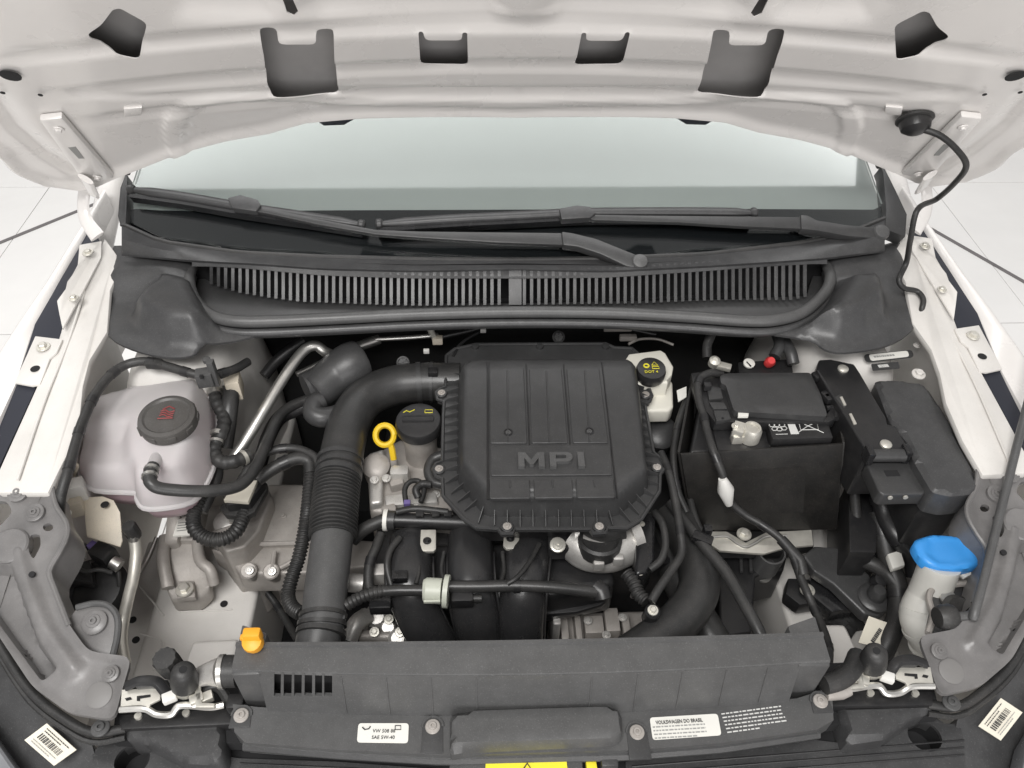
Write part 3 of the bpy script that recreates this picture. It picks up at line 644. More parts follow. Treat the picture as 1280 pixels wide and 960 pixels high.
# ================================================================== FRONT SUPPORTS (both corners)
BO = Vector((0, 0, .764)); BN = Vector((0, -.27, 1)).normalized()
def BP(x, y, h=0): return PL(x, y, BO+Vector((0, 0, h)), BN)
def bz(y): return .764+.27*y
BOUT = [(-60, 600), (62, 603), (70, 632), (83, 652), (84, 670), (76, 690), (64, 712), (69, 730), (86, 780), (112, 816), (166, 823), (153, 868), (144, 902), (88, 893), (42, 860), (0, 797), (-50, 715)]
for s, lab in ((1, 'gray corner support panel beside the coolant tank'), (-1, 'gray corner support panel beside the blue washer cap')):
    base = BP(80, 840); br = T('corner_support', lab, 'support panel', sx(base, s))
    o = [tuple(sx(BP(*q), s).xy) for q in BOUT]; o = round_poly(o, .012, 3)
    rib = [tuple(sx(BP(*q), s).xy) for q in ((24, 692), (36, 735), (56, 785), (92, 836))]
    rec_ = [tuple(sx(BP(*q), s).xy) for q in ((-40, 700), (14, 706), (30, 752), (48, 800), (72, 836), (52, 852), (6, 790), (-40, 725))]
    hole1 = [tuple(sx(BP(60+6.5*math.cos(a), 659+5*math.sin(a)), s).xy) for a in [k*math.pi/6 for k in range(12)]]
    hole2 = [tuple(sx(BP(*q), s).xy) for q in ((38, 668), (50, 668), (51, 682), (42, 700), (36, 690))]
    hole3 = [tuple(sx(BP(*q), s).xy) for q in ((-30, 628), (8, 626), (16, 640), (-2, 660), (-30, 662))]
    holes_ = [h if s == 1 else h for h in (hole1, round_poly(hole2, .004, 2), round_poly(hole3, .006, 2))]
    rec_ = round_poly([(a_, b2) for a_, b2 in rec_], .006, 3); rcx = np.mean([q[0] for q in rec_]); rcy = np.mean([q[1] for q in rec_])
    rec_i = [(rcx+(a_-rcx)*.93, rcy+(b2-rcy)*.93) for a_, b2 in rec_]
    def zf(x, y, d):
        ins = inside(rec_, x, y); dd = pdist(rec_, x, y)*np.where(ins, 1, -1)
        h = bz(y)-.022*np.clip((dd+.0002)/.004, 0, 1) + .009*np.exp(-(pdist(rib, x, y, False)/.0095)**2)
        return h+.004*np.exp(-(d/.006)**2)
    patch('panel', 'grey_bracket', br, o, zf, holes=holes_, res=.0042, thick=.006, sharp=40, cons=[rec_, rec_i])
    rim = [sx(BP(*q, .002), s) for q in ((64, 604), (70, 632), (83, 653), (84, 670), (75, 690), (62, 714), (68, 735), (86, 782))]
    B().tube(resample(spline(rim, 6), .008), .0035, 8).build('rim', 'grey_bracket', br)
    rim2 = [[p+Vector((0, 0, .0)), p+Vector((s*.006, 0, -.05))] for p in resample(spline(rim, 6), .012)]
    B().loft(rim2, caps=False, closed=False).build('rim_flange', 'grey_bracket', br)
    for q, r in (((22, 616), .0105), ((43, 641), .0100), ((138, 842), .0082)):
        p = sx(BP(*q, .0045), s); B().lathe([(r*1.25, -.004), (r*1.25, .001), (r*1.1, .0015)], p, BN, 24).build('bolt_seat', 'grey_bracket', br)
        bolt(br, p+Vector((0, 0, .001)), r*.82, 'grey_bracket', BN, 'torx')
    B().lathe([(.024, -.01), (.024, .004), (.022, .006), (.018, .0062)], sx(BP(14, 683), s), BN, 28).build('boss', 'grey_bracket', br)
    B().lathe([(.0155, -.004), (.0155, .0012), (.014, .0018)], sx(BP(124, 869), s), BN, 24).build('plug', 'plug_grey', br)
    bolt(br, sx(P(126, 910, .752), s), .011, 'plastic_dusty', (0, 0, 1), 'torx')
    for q in ((40, 718), (29, 822)): B().lathe([(.004, -.002), (.004, .0012)], sx(BP(*q, .007 if q[1] < 800 else -.012), s), BN, 10).build('pin_hole', 'void', br)
    ear = [BP(*q, -.010) for q in ((84, 775), (96, 760), (118, 755), (136, 758), (147, 772), (147, 796), (140, 826), (112, 826))]
    if s == 1:
        B().prism(ear, (0, 0, -.005)).build('lower_ear', 'grey_bracket', br, .0015); B().tube(resample(spline([p+Vector((0, 0, .001)) for p in ear[1:7]], 6), .006), .0042, 8).build('ear_rim', 'plastic_dusty', br)
    fb = sx(BP(118, 778, -.007), s)
    if s == 1: B().lathe([(.016, -.003), (.016, .002), (.013, .004)], fb, BN, 20).build('bolt_seat', 'grey_bracket', br); bolt(br, fb+Vector((0, 0, .003)), .009, 'grey_bracket', BN, 'torx')
    seal = [sx(P(*q), s) for q in ((-70, 690, .775), (-30, 752, .772), (-4, 800, .766), (38, 864, .752), (88, 903, .745), (120, 916, .742), (158, 910, .745))]
    sp = resample(spline(seal, 6), .01)
    B().tube(sp, .006, 10).build('edge_seal', 'rubber', br)
    B().tube([p+Vector((0, -.009, -.006)) for p in sp], .004, 8).build('edge_seal_lip', 'rubber', br)
    # headlight below the support
    hd = T('headlight', 'gray headlight housing corner below the %s support panel' % ('coolant tank side' if s == 1 else 'washer cap side'), 'headlight', sx(P(60, 940, .60), s))
    hpx = [(-140, 700, .745), (-30, 764, .745), (-4, 812, .742), (38, 874, .732), (92, 912, .728), (114, 926, .724), (124, 962, .70), (132, 1030, .66), (-60, 1040, .62), (-160, 900, .66)]
    B().prism([sx(P(*q), s) for q in hpx], (0, 0, -.10)).build('housing', 'plastic_cowl', hd, .004)
    lp_ = [(-160, 780, .752), (-60, 850, .742), (-20, 905, .735), (20, 962, .718), (40, 1030, .70), (-80, 1060, .66), (-200, 940, .68)]
    B().prism([sx(P(*q), s) for q in lp_], (0, 0, -.05)).build('lens', 'lens', hd, .008, 3)
    if s == 1: sp_ = [P(60, 904, .7365), P(97, 937, .7235), P(69, 957, .7165), P(32, 925, .729)]
    else: sp_ = [P(1250, 873, .735), P(1277, 891, .7335), P(1250, 926, .718), P(1222, 908, .7215)]
    nrm = (sp_[1]-sp_[0]).cross(sp_[3]-sp_[0]).normalized(); nrm = nrm if nrm.z > 0 else -nrm
    sp_ = [p+nrm*.003 for p in sp_]
    st = B().prism(sp_, -nrm*.0015).build('sticker', 'label_beige', hd)
    cc = sum(sp_, Vector())/4; xd = (sp_[1]-sp_[0]) if s == 1 else (sp_[0]-sp_[3]); yd = (sp_[0]-sp_[3]) if s == 1 else (sp_[0]-sp_[1])
    xl = xd.length; yl = yd.length; xd = xd.normalized(); yd = yd.normalized()
    if xd.cross(yd).dot(nrm) < 0: yd = -yd
    bb = B(); rot = Matrix((xd, yd, xd.cross(yd))).transposed(); x = -xl*.34; rn = random.Random(5)
    while x < xl*.34:
        w_ = rn.choice((.0006, .001, .0016)); bb.box(cc+xd*x+yd*yl*.0+nrm*.0004, (w_, yl*.26, .0006), rot); x += w_+rn.choice((.0008, .0014))
    bc = bb.build('barcode', 'ink', st); bc['kind'] = 'stuff'
    o_ = dashes('ink', st, cc+yd*yl*.3+nrm*.0004, xd, yd, xl*.75, yl*.22, 2, 3); o_['kind'] = 'stuff'
    o_ = dashes('ink_grey', st, cc-yd*yl*.3+nrm*.0004, xd, yd, xl*.75, yl*.2, 2, 4); o_['kind'] = 'stuff'

# ================================================================== RADIATOR COVER
rc = T('radiator_cover', 'dark gray plastic radiator cover across the front of the bay', 'radiator cover', (0, 0, .70))
def qfit(pts): return np.polyfit([p.x for p in pts], [p.y for p in pts], 2)
yr = qfit([P(318, 807, .86), P(480, 806, .86), P(660, 804, .86), P(840, 800, .86), P(1000, 795, .86)])
yf = qfit([P(322, 838, .857), P(480, 841, .857), P(660, 842, .857), P(840, 837, .857), P(1001, 827, .857)])
yb = qfit([P(327, 887, .787), P(480, 892, .787), P(660, 893, .787), P(840, 886, .787), P(996, 874, .787)])
print('shroud', yr, yf, yb)
xa, xb = P(322, 838, .857).x, P(1001, 827, .857).x; xe0, xe1 = P(293, 832, .85).x, P(1031, 814, .85).x
XS = np.linspace(xe0, xe1, 41)
rows = []
for x in XS:
    a, c = np.polyval(yr, x), np.polyval(yf, x)
    rows.append([(x, a+.012, .80), (x, a+.004, .858), (x, a+.003, .8625), (x, a-.001, .8625), (x, a-.002, .859), (x, c, .857), (x, c-.002, .853)])
B().loft(rows, caps=False, closed=False).build('top_face', 'plastic_dusty', rc, sharp=40)
# front face with six vents (left) cut through
def yv(x, z): 
    t = (z-.787)/(.857-.787); return np.polyval(yb, x)*(1-t)+np.polyval(yf, x)*t
ho = []
for a, c in ((342, 350.5), (354, 364), (367, 376.5), (380, 389.5), (393, 402), (404.5, 414.5)):
    q = []
    for (x, y) in ((a, 844), (c, 844.3), (c+1.2, 866), (a+1.2, 865.5)):
        p = PY(x, y, float(yv(P(x, y, .83).x, .83))); q.append((p.x, p.z))
    ho.append(q)
patch('front_face', 'plastic_dusty', rc, [(xa, .785), (xb, .785), (xb, .8555), (0, .8555), (xa, .8555)], lambda x, y, d: np.zeros(len(x)), holes=ho, res=.012, thick=.004, mp=lambda u, v, h: Vector((u, float(yv(u, v))-h-.0015, v)))
B().prism([Vector((xa, float(yv(xa, .8)+.02), .79)), Vector((0, float(yv(0, .8)+.012), .79)), Vector((xb, float(yv(xb, .8)+.02), .79)), Vector((xb, float(yv(xb, .8)+.03), .79)), Vector((xa, float(yv(xa, .8)+.03), .79))], (0, 0, .06)).build('inner_duct', 'void', rc)
for e, xo, xi in ((1, xe0, xa), (-1, xe1, xb)):      # end blocks stand a little proud
    yo = float(np.polyval(yf, xi))
    B().prism([(xo, yo+.058, .8565), (xo, yo-.004, .8535), (xi+e*.003, yo-.004, .855), (xi+e*.003, yo+.045, .859)], (0, 0, -.115)).build('end_block', 'plastic_dusty', rc, .003)
for px in (430, 485, 540, 596, 738, 795, 850, 905, 957):    # moulding lines
    x = P(px, 870, .82).x; y0, y1 = float(yv(x, .855)), float(yv(x, .79))
    B().prism([(x-.0007, y0-.0028, .853), (x+.0007, y0-.0028, .853), (x+.0007, y1-.0028, .79), (x-.0007, y1-.0028, .79)], (0, .0015, 0)).build('mould_line', 'plastic_dusty', rc)
ppx = [(291, 880), (324, 884), (420, 889), (555, 893), (660, 893), (775, 890), (890, 882), (996, 873), (1030, 862), (1040, 866), (1042, 900), (1022, 912), (900, 929), (786, 938), (772, 938), (560, 944), (548, 944), (420, 937), (330, 930), (306, 928), (293, 915)]
patch('plate', 'plastic_dusty', rc, XY(ppx, .787), flat(.787), res=.012, thick=.03)
lipx = [(306, 930), (420, 940), (555, 948), (786, 942), (900, 933), (1022, 915)]
B().tube(resample([P(x, y, .772) for x, y in lipx], .02), .008, 8).build('front_lip', 'plastic', rc)
for x, y, rr in ((302, 895, .0115), (541, 909, .012), (796, 916, .012), (1025, 877, .0115)):
    p = P(x, y, .787)
    up = [(p.x+rr*math.cos(a), p.y+rr*math.sin(a)) for a in np.linspace(0, math.pi, 12)]+[(p.x-rr*1.08, p.y-(.030 if 500 < x < 900 else .014)), (p.x+rr*1.08, p.y-(.030 if 500 < x < 900 else .014))]
    B().prism([(a, c, .7882) for a, c in up], (0, 0, -.004)).build('bolt_recess', 'plastic', rc, .0008)
    B().tube([(a, c, .788) for a, c in up[:-2]], .0016, 6).build('recess_rim', 'plastic_dusty', rc)
    bolt(rc, p+Vector((0, 0, .001)), .0088, 'cast', (0, 0, 1), 'torx')
B().lathe([(.014, -.02), (.014, 0), (.004, .006), (.02, .012)][0:2], P(320, 790, .84), (0, 0, 1), 12).build('plug_stem', 'orange', rc) if False else None
op = T('orange_plug', 'small orange clip on the corner of the radiator cover', 'clip', P(316, 806, .864))
B().box(P(316, 795, .878), (.020, .012, .020)).build('head', 'orange', op, .003)
B().lathe([(.011, -.008), (.012, 0), (.011, .006), (.005, .008)], P(316, 803, .8705), (0, -.3, 1), 16).build('foot', 'orange', op)
B().box(P(305, 797, .874), (.008, .006, .006)).build('wing', 'orange', op, .001)
# stickers
def label(px, z, m, th=.0006):
    pts = [Vector((*q, z)) for q in round_poly([P(*q, z).xy for q in px], .004, 4)]
    return B().prism(pts, (0, 0, -th)).build('sticker', m, rc)
st = label(((448, 904), (511, 904), (510, 929), (446, 928)), .7885, 'label'); xd = P(511, 916, .789)-P(448, 916, .789)
text('VW 508 88', 'ink', st, P(480, 914, .7887), xd, (0, 1, 0), .0056); text('SAE 5W-40', 'ink', st, P(479, 922, .7887), xd, (0, 1, 0), .0056)
B().tube([P(*q, .7889) for q in ((453, 909), (456, 912), (461, 911), (463, 908))], .0008, 6).build('oil_can_icon', 'ink', st); B().tube([P(*q, .7889) for q in ((494, 907), (501, 907), (501, 912), (494, 912), (494, 907))], .0006, 6).build('book_icon', 'ink', st)
st = label(((812, 897), (897, 892), (902, 919), (816, 925)), .7885, 'label'); xd = P(897, 905, .789)-P(812, 910, .789)
text('VOLKSWAGEN DO BRASIL', 'ink', st, P(849, 902, .7887), xd, (0, 1, 0), .0060, sx=.78, offset=.012)
dashes('ink_grey', st, P(850, 914, .7887), xd, (.06, 1, 0), .062, .017, 4, 8)['kind'] = 'stuff'
o_ = dashes('print_white', rc, P(943, 899, .7876), P(980, 890, .787)-P(905, 900, .787), (0.08, 1, 0), .074, .026, 6, 9); o_['kind'] = 'stuff'
# centre latch cover and latch panel with the yellow label
lc = T('latch_cover', 'raised gray plastic cover over the hood latch at the front middle', 'latch cover', P(668, 910, .78))
patch('cover', 'plastic_dusty', lc, round_poly(XY(((562, 892), (590, 887), (750, 881), (770, 884), (777, 892), (779, 922), (764, 929), (600, 936), (574, 940), (562, 942)), .80), .008, 3), lambda x, y, d: .795+.012*(1-np.exp(-d/.002)), res=.006, skirt=.76, sharp=32)
lt = B().prism([P(*q, .772) for q in ((562, 950), (575, 940), (600, 937), (727, 932), (730, 990), (560, 1000))], (0, 0, -.02)).build('latch_panel', 'plastic_dusty', lc, .002)
yl = B().prism([P(*q, .7735) for q in ((607, 953), (708, 950), (712, 985), (606, 988))], (0, 0, -.001)).build('yellow_label', 'yellow_label', lc)
B().tube([P(*q, .7738) for q in ((650, 968), (659, 954), (668, 967.5), (650, 968))], .0011, 6).build('warning_triangle', 'ink', yl)
B().prism([P(*q, .768) for q in ((732, 950), (745, 949), (748, 966), (734, 968))], (0, 0, -.01)).build('latch_lever', 'yellow_label', lc, .002)
B().box(P(760, 945, .765), (.02, .03, .02)).build('latch_block', 'plastic', lc, .003)
# grille top panels either side of the latch
for s, lab in ((1, 'flat gray bumper top panel below the oil sticker'), (-1, 'flat gray bumper top panel below the white text sticker')):
    gp = T('bumper_panel', lab, 'trim panel', sx(P(300, 950, .70), s))
    c0 = sx(P(165, 950, .712), s) if s == 1 else P(1156, 920, .712)
    po = XY(((116, 940), (130, 926), (175, 930), (300, 948), (420, 952), (556, 962), (556, 1060), (112, 1060)), .712) if s == 1 else XY(((782, 952), (1020, 925), (1060, 930), (1110, 922), (1150, 898), (1172, 898), (1180, 904), (1200, 906), (1206, 930), (1210, 1060), (782, 1060)), .712)
    hh = [(c0.x+.021*math.cos(a), c0.y+.019*math.sin(a)) for a in [k*math.pi/12 for k in range(24)]]
    patch('panel', 'plastic_cowl', gp, po, flat(.712), holes=[hh], res=.014, thick=.02)
    B().lathe([(.020, 0), (.020, -.03), (.001, -.031)], c0+Vector((0, 0, -.004)), seg=24, caps=False).build('hole_cup', 'void', gp)
    ri = ((156, 907), (279, 904), (282, 944), (276, 956), (230, 953), (184, 930), (157, 925)) if s == 1 else ((1047, 884), (1162, 878), (1168, 888), (1145, 898), (1109, 923), (1060, 930))
    patch('raised_pad', 'plastic_cowl', gp, round_poly(XY(ri, .742), .006, 3), lambda x, y, d: .738+.008*(1-np.exp(-d/.0016)), res=.006, skirt=.70, sharp=32)
    for k in range(3):
        q = ((560, 966+k*9), (300, 954+k*9)) if s == 1 else ((790, 958+k*9), (1205, 925+k*9))
        B().tube([P(*q[0], .713), P(*q[1], .713)], .0012, 6).build('groove', 'plastic_black', gp)
B().box((0, -.03, .64), (.95, .06, .13)).build('radiator_core', 'void', rc)
B().box((0, .03, .52), (.72, .07, .50)).build('radiator_body', 'void', rc)

# ================================================================== LATCH RAILS WITH BUMP STOPS
def catch(side):
    k = (lambda x, y, z: P(x, y, z)) if side == 1 else (lambda x, y, z: MX(P(x, y, z)))
    c = T('headlight_carrier', 'metal carrier rail with rubber bump stop on the %s' % ('coolant tank side' if side == 1 else 'washer cap side'), 'carrier rail', k(225, 890, .74))
    B().prism([k(*q, .752) for q in ((148, 893), (296, 884), (300, 905), (150, 912))], (0, 0, -.03)).build('channel', 'plastic_black', c, .003)
    B().prism([k(*q, .735) for q in ((150, 850), (300, 850), (310, 930), (140, 925))], (0, 0, -.02)).build('channel_floor', 'void', c)
    t = B().prism([k(*q, .783) for q in ((152, 862), (190, 860), (202, 862), (200, 874), (188, 880), (186, 886), (150, 888))], (0, 0, -.004)).build('zinc_plate', 'zinc', c, .001)
    B().prism([k(*q, .7838) for q in ((156, 873), (163, 871), (165, 874), (158, 876))], (0, 0, -.0006)).build('slot', 'void', t)
    B().prism([k(*q, .7838) for q in ((171, 870), (188, 868), (188, 871), (175, 873), (175, 876), (171, 876))], (0, 0, -.0006)).build('slot', 'void', t)
    B().tube(spline([k(*q) for q in ((150, 887, .78), (180, 886, .78), (196, 893, .775), (214, 893, .775), (226, 882, .78), (262, 884, .78), (280, 881, .78))], 6), .0042, 8).build('edge_rail', 'steel', c)
    p = k(231, 852, .80); tip = k(228, 832, .845)
    B().lathe([(.0165, -.004), (.0165, .004), (.0155, .014), (.0135, .028), (.010, .034), (.004, .035)], p, tip-p, 24).build('bump_stop', 'rubber', c, sharp=60)
    B().lathe([(.0045, 0), (.0045, .0012)], p+(tip-p).normalized()*.0345, tip-p, 12).build('stop_hole', 'void', c)
    B().lathe([(.014, -.02), (.014, 0)], p, tip-p, 16).build('stop_collar', 'zinc', c)
    B().tube(spline([k(*q) for q in ((158, 858, .785), (175, 851, .79), (195, 852, .79), (205, 862, .785), (212, 872, .782))], 6), .007, 8, flat=.6).build('lever', 'plastic_black', c)
    B().prism([k(*q, .79) for q in ((164, 852), (198, 849), (204, 856), (170, 859))], (0, 0, -.012)).build('bracket', 'plastic', c, .002)
    for q, z in (((212, 872), .785), ((246, 874), .785), ((258, 872), .782)): B().box(k(*q, z), (.016, .012, .01), Matrix.Rotation(.4*side, 3, 'Z')).build('white_clip' if q[0] == 212 else 'metal_clip', 'white_plastic' if q[0] == 212 else 'zinc', c, .002)
    B().prism([k(*q, .79) for q in ((243, 852), (250, 850), (252, 878), (268, 879), (268, 884), (244, 884))], (0, 0, -.006)).build('angle_bracket', 'zinc', c, .001)
    B().tube(spline([k(*q) for q in ((256, 866, .775), (266, 858, .78), (276, 862, .775), (284, 874, .772), (290, 882, .77))], 5), .006, 8).build('harness', 'rubber', c)
    for q in ((237, 898), (178, 902)): B().lathe([(.0045, 0), (.0045, .018)], k(*q, .738), (0, 0, 1), 10).build('screw', 'zinc', c)
    B().box(k(296, 880, .77), (.02, .018, .02)).build('plug', 'plastic_black', c, .003)
catch(1); catch(-1)
kn = T('knurled_cap', 'black knurled service cap behind the bump stop', 'cap', P(208, 845, .76))
B().lathe([(.0138, -.026), (.0146, -.004), (.0146, .005), (.013, .009), (.004, .0095)], P(208, 826, .815), (0, -.1, 1), 36, lobes=12, la=.035).build('cap', 'rubber', kn, sharp=30)
B().lathe([(.009, -.09), (.009, -.02)], P(208, 828, .81), (0, 0, 1), 12).build('stem', 'alu', kn)
ho_ = T('radiator_hose_stub', 'black hose stub with shiny clamp entering the radiator cover', 'hose', P(270, 840, .78))
B().tube([P(298, 839, .80), P(284, 839, .80), P(276, 840, .80)], .019, 18).build('hose', 'rubber', ho_)
B().tube([P(281, 839.5, .80), P(275, 840, .80)], .0205, 18).build('clamp', 'steel', ho_)
B().tube([P(276, 840, .80), P(262, 842, .796), P(250, 846, .79)], [.018, .014, .012], 14).build('connector', 'alu', ho_)
hr = T('radiator_hose_stub', 'thin dark hose joining the radiator cover by the tilted part label', 'hose', P(1050, 850, .78))
B().tube(spline([P(1030, 856, .80), P(1050, 850, .80), P(1064, 838, .80), P(1072, 820, .79)], 5), .012, 12).build('hose', 'rubber', hr)
B().tube([P(1032, 868, .79), P(1052, 866, .79), P(1060, 862, .79)], .008, 10).build('sleeve', 'cast', hr)

# ================================================================== AIR FILTER BOX
FZ = .80
ab = T('air_filter_box', 'black ribbed air filter box with raised MPI lettering', 'air filter box', P(690, 560, .70))
flx = [(558, 445), (568, 437), (594, 431), (757, 430), (768, 435), (790, 436), (797, 442), (801, 464), (803, 485), (812, 487), (815, 495), (812, 503), (806, 506), (817, 566), (826, 574), (831, 585), (825, 594), (824, 615), (801, 650), (784, 660), (760, 660), (757, 666), (741, 667), (737, 661), (644, 661), (641, 667), (627, 667), (622, 661), (595, 659), (581, 650), (554, 621), (553, 599), (545, 596), (541, 587), (545, 580), (553, 577), (554, 523), (555, 503), (547, 500), (545, 491), (551, 486), (557, 484)]
fo = XY(flx, FZ)
patch('flange', 'plastic', ab, fo, flat(FZ), res=.012, thick=.008)
rimp = [Vector((*q, FZ+.001)) for q in fo]
B().tube(rimp+rimp[:1], .0028, 6).build('flange_rim', 'plastic', ab)
B().prism([P(*q, FZ-.006) for q in ((565, 450), (792, 448), (815, 610), (780, 648), (600, 648), (562, 612))], (0, 0, -.06)).build('lower_shell', 'plastic_black', ab, .006)
DB = XY(((572, 478), (571, 602), (606, 646), (772, 646), (811, 612), (797, 478), (784, 466), (586, 466)), FZ)
DBr = round_poly(DB, .012, 4); DH = .048
ymin, ymax = min(q[1] for q in DB), max(q[1] for q in DB)
def dz(x, y, d):
    q = np.clip(d/.016, 0, 1); e = 1-(1-q)**2.6
    fr_ = np.clip((y-ymin)/.05, 0, 1); bk = np.clip((ymax-y)/.045, 0, 1)
    return FZ+DH*e*(1-.16*(1-fr_)**2)*(1-.22*(1-bk)**2)
patch('cover', 'plastic', ab, DBr, dz, res=.0055, skirt=FZ-.002, sharp=60)
TZ = FZ+DH
def C(u, v, dz_=0): return P(530+u*.2707, 415+v*.2707, TZ+dz_)
def pan(name, q):
    pts = [(*p, TZ+.0026) for p in round_poly([C(*a).xy for a in q], .002, 2)]
    return B().prism(pts, (0, 0, -.006)).build(name, 'plastic', ab, .0008, 1)
for q in (((303, 178), (460, 176), (476, 518), (306, 518)), ((486, 176), (634, 175), (664, 516), (496, 518)), ((658, 175), (808, 174), (850, 516), (686, 516)), ((303, 686), (487, 684), (491, 772), (303, 774)), ((506, 684), (682, 683), (689, 770), (509, 772)), ((701, 683), (872, 681), (882, 768), (706, 770))): pan('raised_panel', q)
mp_ = pan('badge_plate', ((307, 534), (860, 530), (869, 664), (309, 668)))
for q in (((293, 140), (293, 774)), ((297, 140), (298, 774)), ((822, 140), (892, 768)), ((472, 150), (487, 520)), ((645, 150), (675, 518))):
    B().tube([C(*a, .0008) for a in q], .0011, 6).build('bead', 'plastic_black', ab)
for q in (((385, 180), (388, 510)), ((565, 180), (578, 510)), ((742, 180), (765, 510))):
    B().tube([C(*a, .0024) for a in q], .0014, 6).build('centre_rib', 'plastic', ab)
for q in (((396, 686), (398, 720)), ((590, 686), (594, 718)), ((783, 684), (790, 716))): B().tube([C(*a, .0026) for a in q], .0014, 6).build('short_rib', 'plastic', ab)
for q in ((389, 462), (764, 457)):
    p = C(*q, .0032); B().lathe([(.0066, -.003), (.0066, .0008), (.0052, .0008), (.005, -.0004)], p, seg=20).build('screw_well', 'plastic_black', ab); bolt(ab, p-Vector((0, 0, .001)), .0042, 'plastic_dusty', (0, 0, 1), 'torx')
xd = C(740, 600)-C(435, 602)
ML = [[(0, 0), (0, 1), (.30, 1), (.56, .48), (.82, 1), (1.12, 1), (1.12, 0), (.86, 0), (.86, .60), (.64, .16), (.48, .16), (.26, .60), (.26, 0)]]
PLt = [[(0, 0), (0, 1), (.74, 1), (.90, .93), (.98, .78), (.98, .58), (.90, .42), (.74, .34), (.27, .34), (.27, 0)], [(.27, .54), (.66, .54), (.72, .60), (.72, .76), (.66, .82), (.27, .82)]]
IL = [[(0, 0), (0, 1), (.28, 1), (.28, 0)]]
xl_ = xd.normalized(); yl_ = (Vector((0, 1, 0))-xl_*xl_.y).normalized(); o0 = C(436, 636, .0016); hh_ = .0262; kx = (C(742, 636)-C(436, 636)).length/(2.82)
for lp, x0 in ((ML, 0), (PLt, 1.34), (IL, 2.54)):
    patch('badge_letter', 'plastic_dusty', ab, lp[0], flat(.0072), holes=lp[1:], res=.4, thick=.0070, mp=lambda u, v, h, x0=x0: o0+xl_*(u+x0)*kx+yl_*v*hh_+Vector((0, 0, h)))
for q in ((552, 492), (549, 587), (634, 659), (749, 659), (821, 585), (807, 494)):
    p = P(*q, FZ+.002); B().lathe([(.009, -.008), (.009, .002), (.008, .003)], p, seg=20).build('bolt_boss', 'plastic', ab); bolt(ab, p+Vector((0, 0, .002)), .0062, 'cast', (0, 0, 1), 'torx')
for x in (594, 675, 757): B().lathe([(.006, -.006), (.006, .003)], P(x, 433.5, FZ+.002), seg=14).build('back_lug', 'plastic', ab)
# gussets round the flange
rim_in = [Vector((*q, 0)) for q in DBr]; cen = sum(rim_in, Vector())/len(rim_in)
per = resample(rim_in+rim_in[:1], .0178)
fon = np.array(fo)
for i, p in enumerate(per[:-1]):
    t = (per[i+1]-p).normalized(); n = Vector((t.y, -t.x, 0))
    if n.dot(p-cen) < 0: n = -n
    L_ = .014
    for k in (.02, .018, .016, .014, .012, .010, .008):
        if inside(fon, np.array([(p+n*k).x]), np.array([(p+n*k).y]))[0]: L_ = k; break
    a = p-n*.005; w_ = t*.0006
    B().loft([[a-w_+Vector((0, 0, FZ)), p+n*(L_-.001)-w_+Vector((0, 0, FZ)), p+n*(L_-.001)-w_+Vector((0, 0, FZ+.004)), a-w_+Vector((0, 0, FZ+.014))],
              [a+w_+Vector((0, 0, FZ)), p+n*(L_-.001)+w_+Vector((0, 0, FZ)), p+n*(L_-.001)+w_+Vector((0, 0, FZ+.004)), a+w_+Vector((0, 0, FZ+.014))]]).build('gusset', 'plastic', ab)

# ================================================================== INTAKE DUCT
du = T('intake_duct', 'black air intake duct curving from the filter box to the front', 'air duct', P(410, 780, .66))
pipe('elbow', 'hose', du, ((575, 478, .775), (530, 478, .775), (492, 482, .775), (458, 497, .775), (438, 525, .775), (430, 555, .772), (425, 582, .768)), .0335, 24, 10)
B().tube([P(527, 478, .775), P(521, 478.4, .775)], .0352, 24).build('sleeve_ring', 'plastic', du); B().tube([P(542, 478, .775), P(538, 478, .775)], .0350, 24).build('sleeve_ring', 'plastic', du)
B().box(P(541, 465, .81), (.016, .014, .01)).build('clip', 'plastic_black', du, .002)
pipe('bellows', 'hose', du, ((425, 586, .768), (421, 610, .764), (418, 640, .76), (416, 672, .755)), .0335, 24, 8, ribs=.0062, amp=.055)
for a, c in (((425.5, 573, .769), (425, 578, .768)), ((424, 585, .767), (423.5, 590, .767)), ((423, 594, .766), (422, 600, .766))): B().tube([P(*a), P(*c)], .0362, 24).build('cuff_ring', 'plastic', du)
pipe('lower_pipe', 'plastic_dusty', du, ((416, 668, .755), (412, 700, .748), (407, 740, .738), (404, 775, .73), (398, 800, .722), (392, 830, .71)), .030, 24, 8)
for a, c, r in (((404, 768, .732), (403.6, 773, .731), .0325), ((403, 778, .7305), (402.5, 783, .729), .0335), ((402, 789, .728), (401, 795, .727), .034)): B().tube([P(*a), P(*c)], r, 24).build('cuff_ring', 'hose', du)
B().box(P(380, 772, .735), (.012, .016, .010)).build('clamp_ear', 'plastic', du, .002); B().box(P(427, 770, .735), (.012, .014, .010)).build('clamp_ear', 'plastic', du, .002)

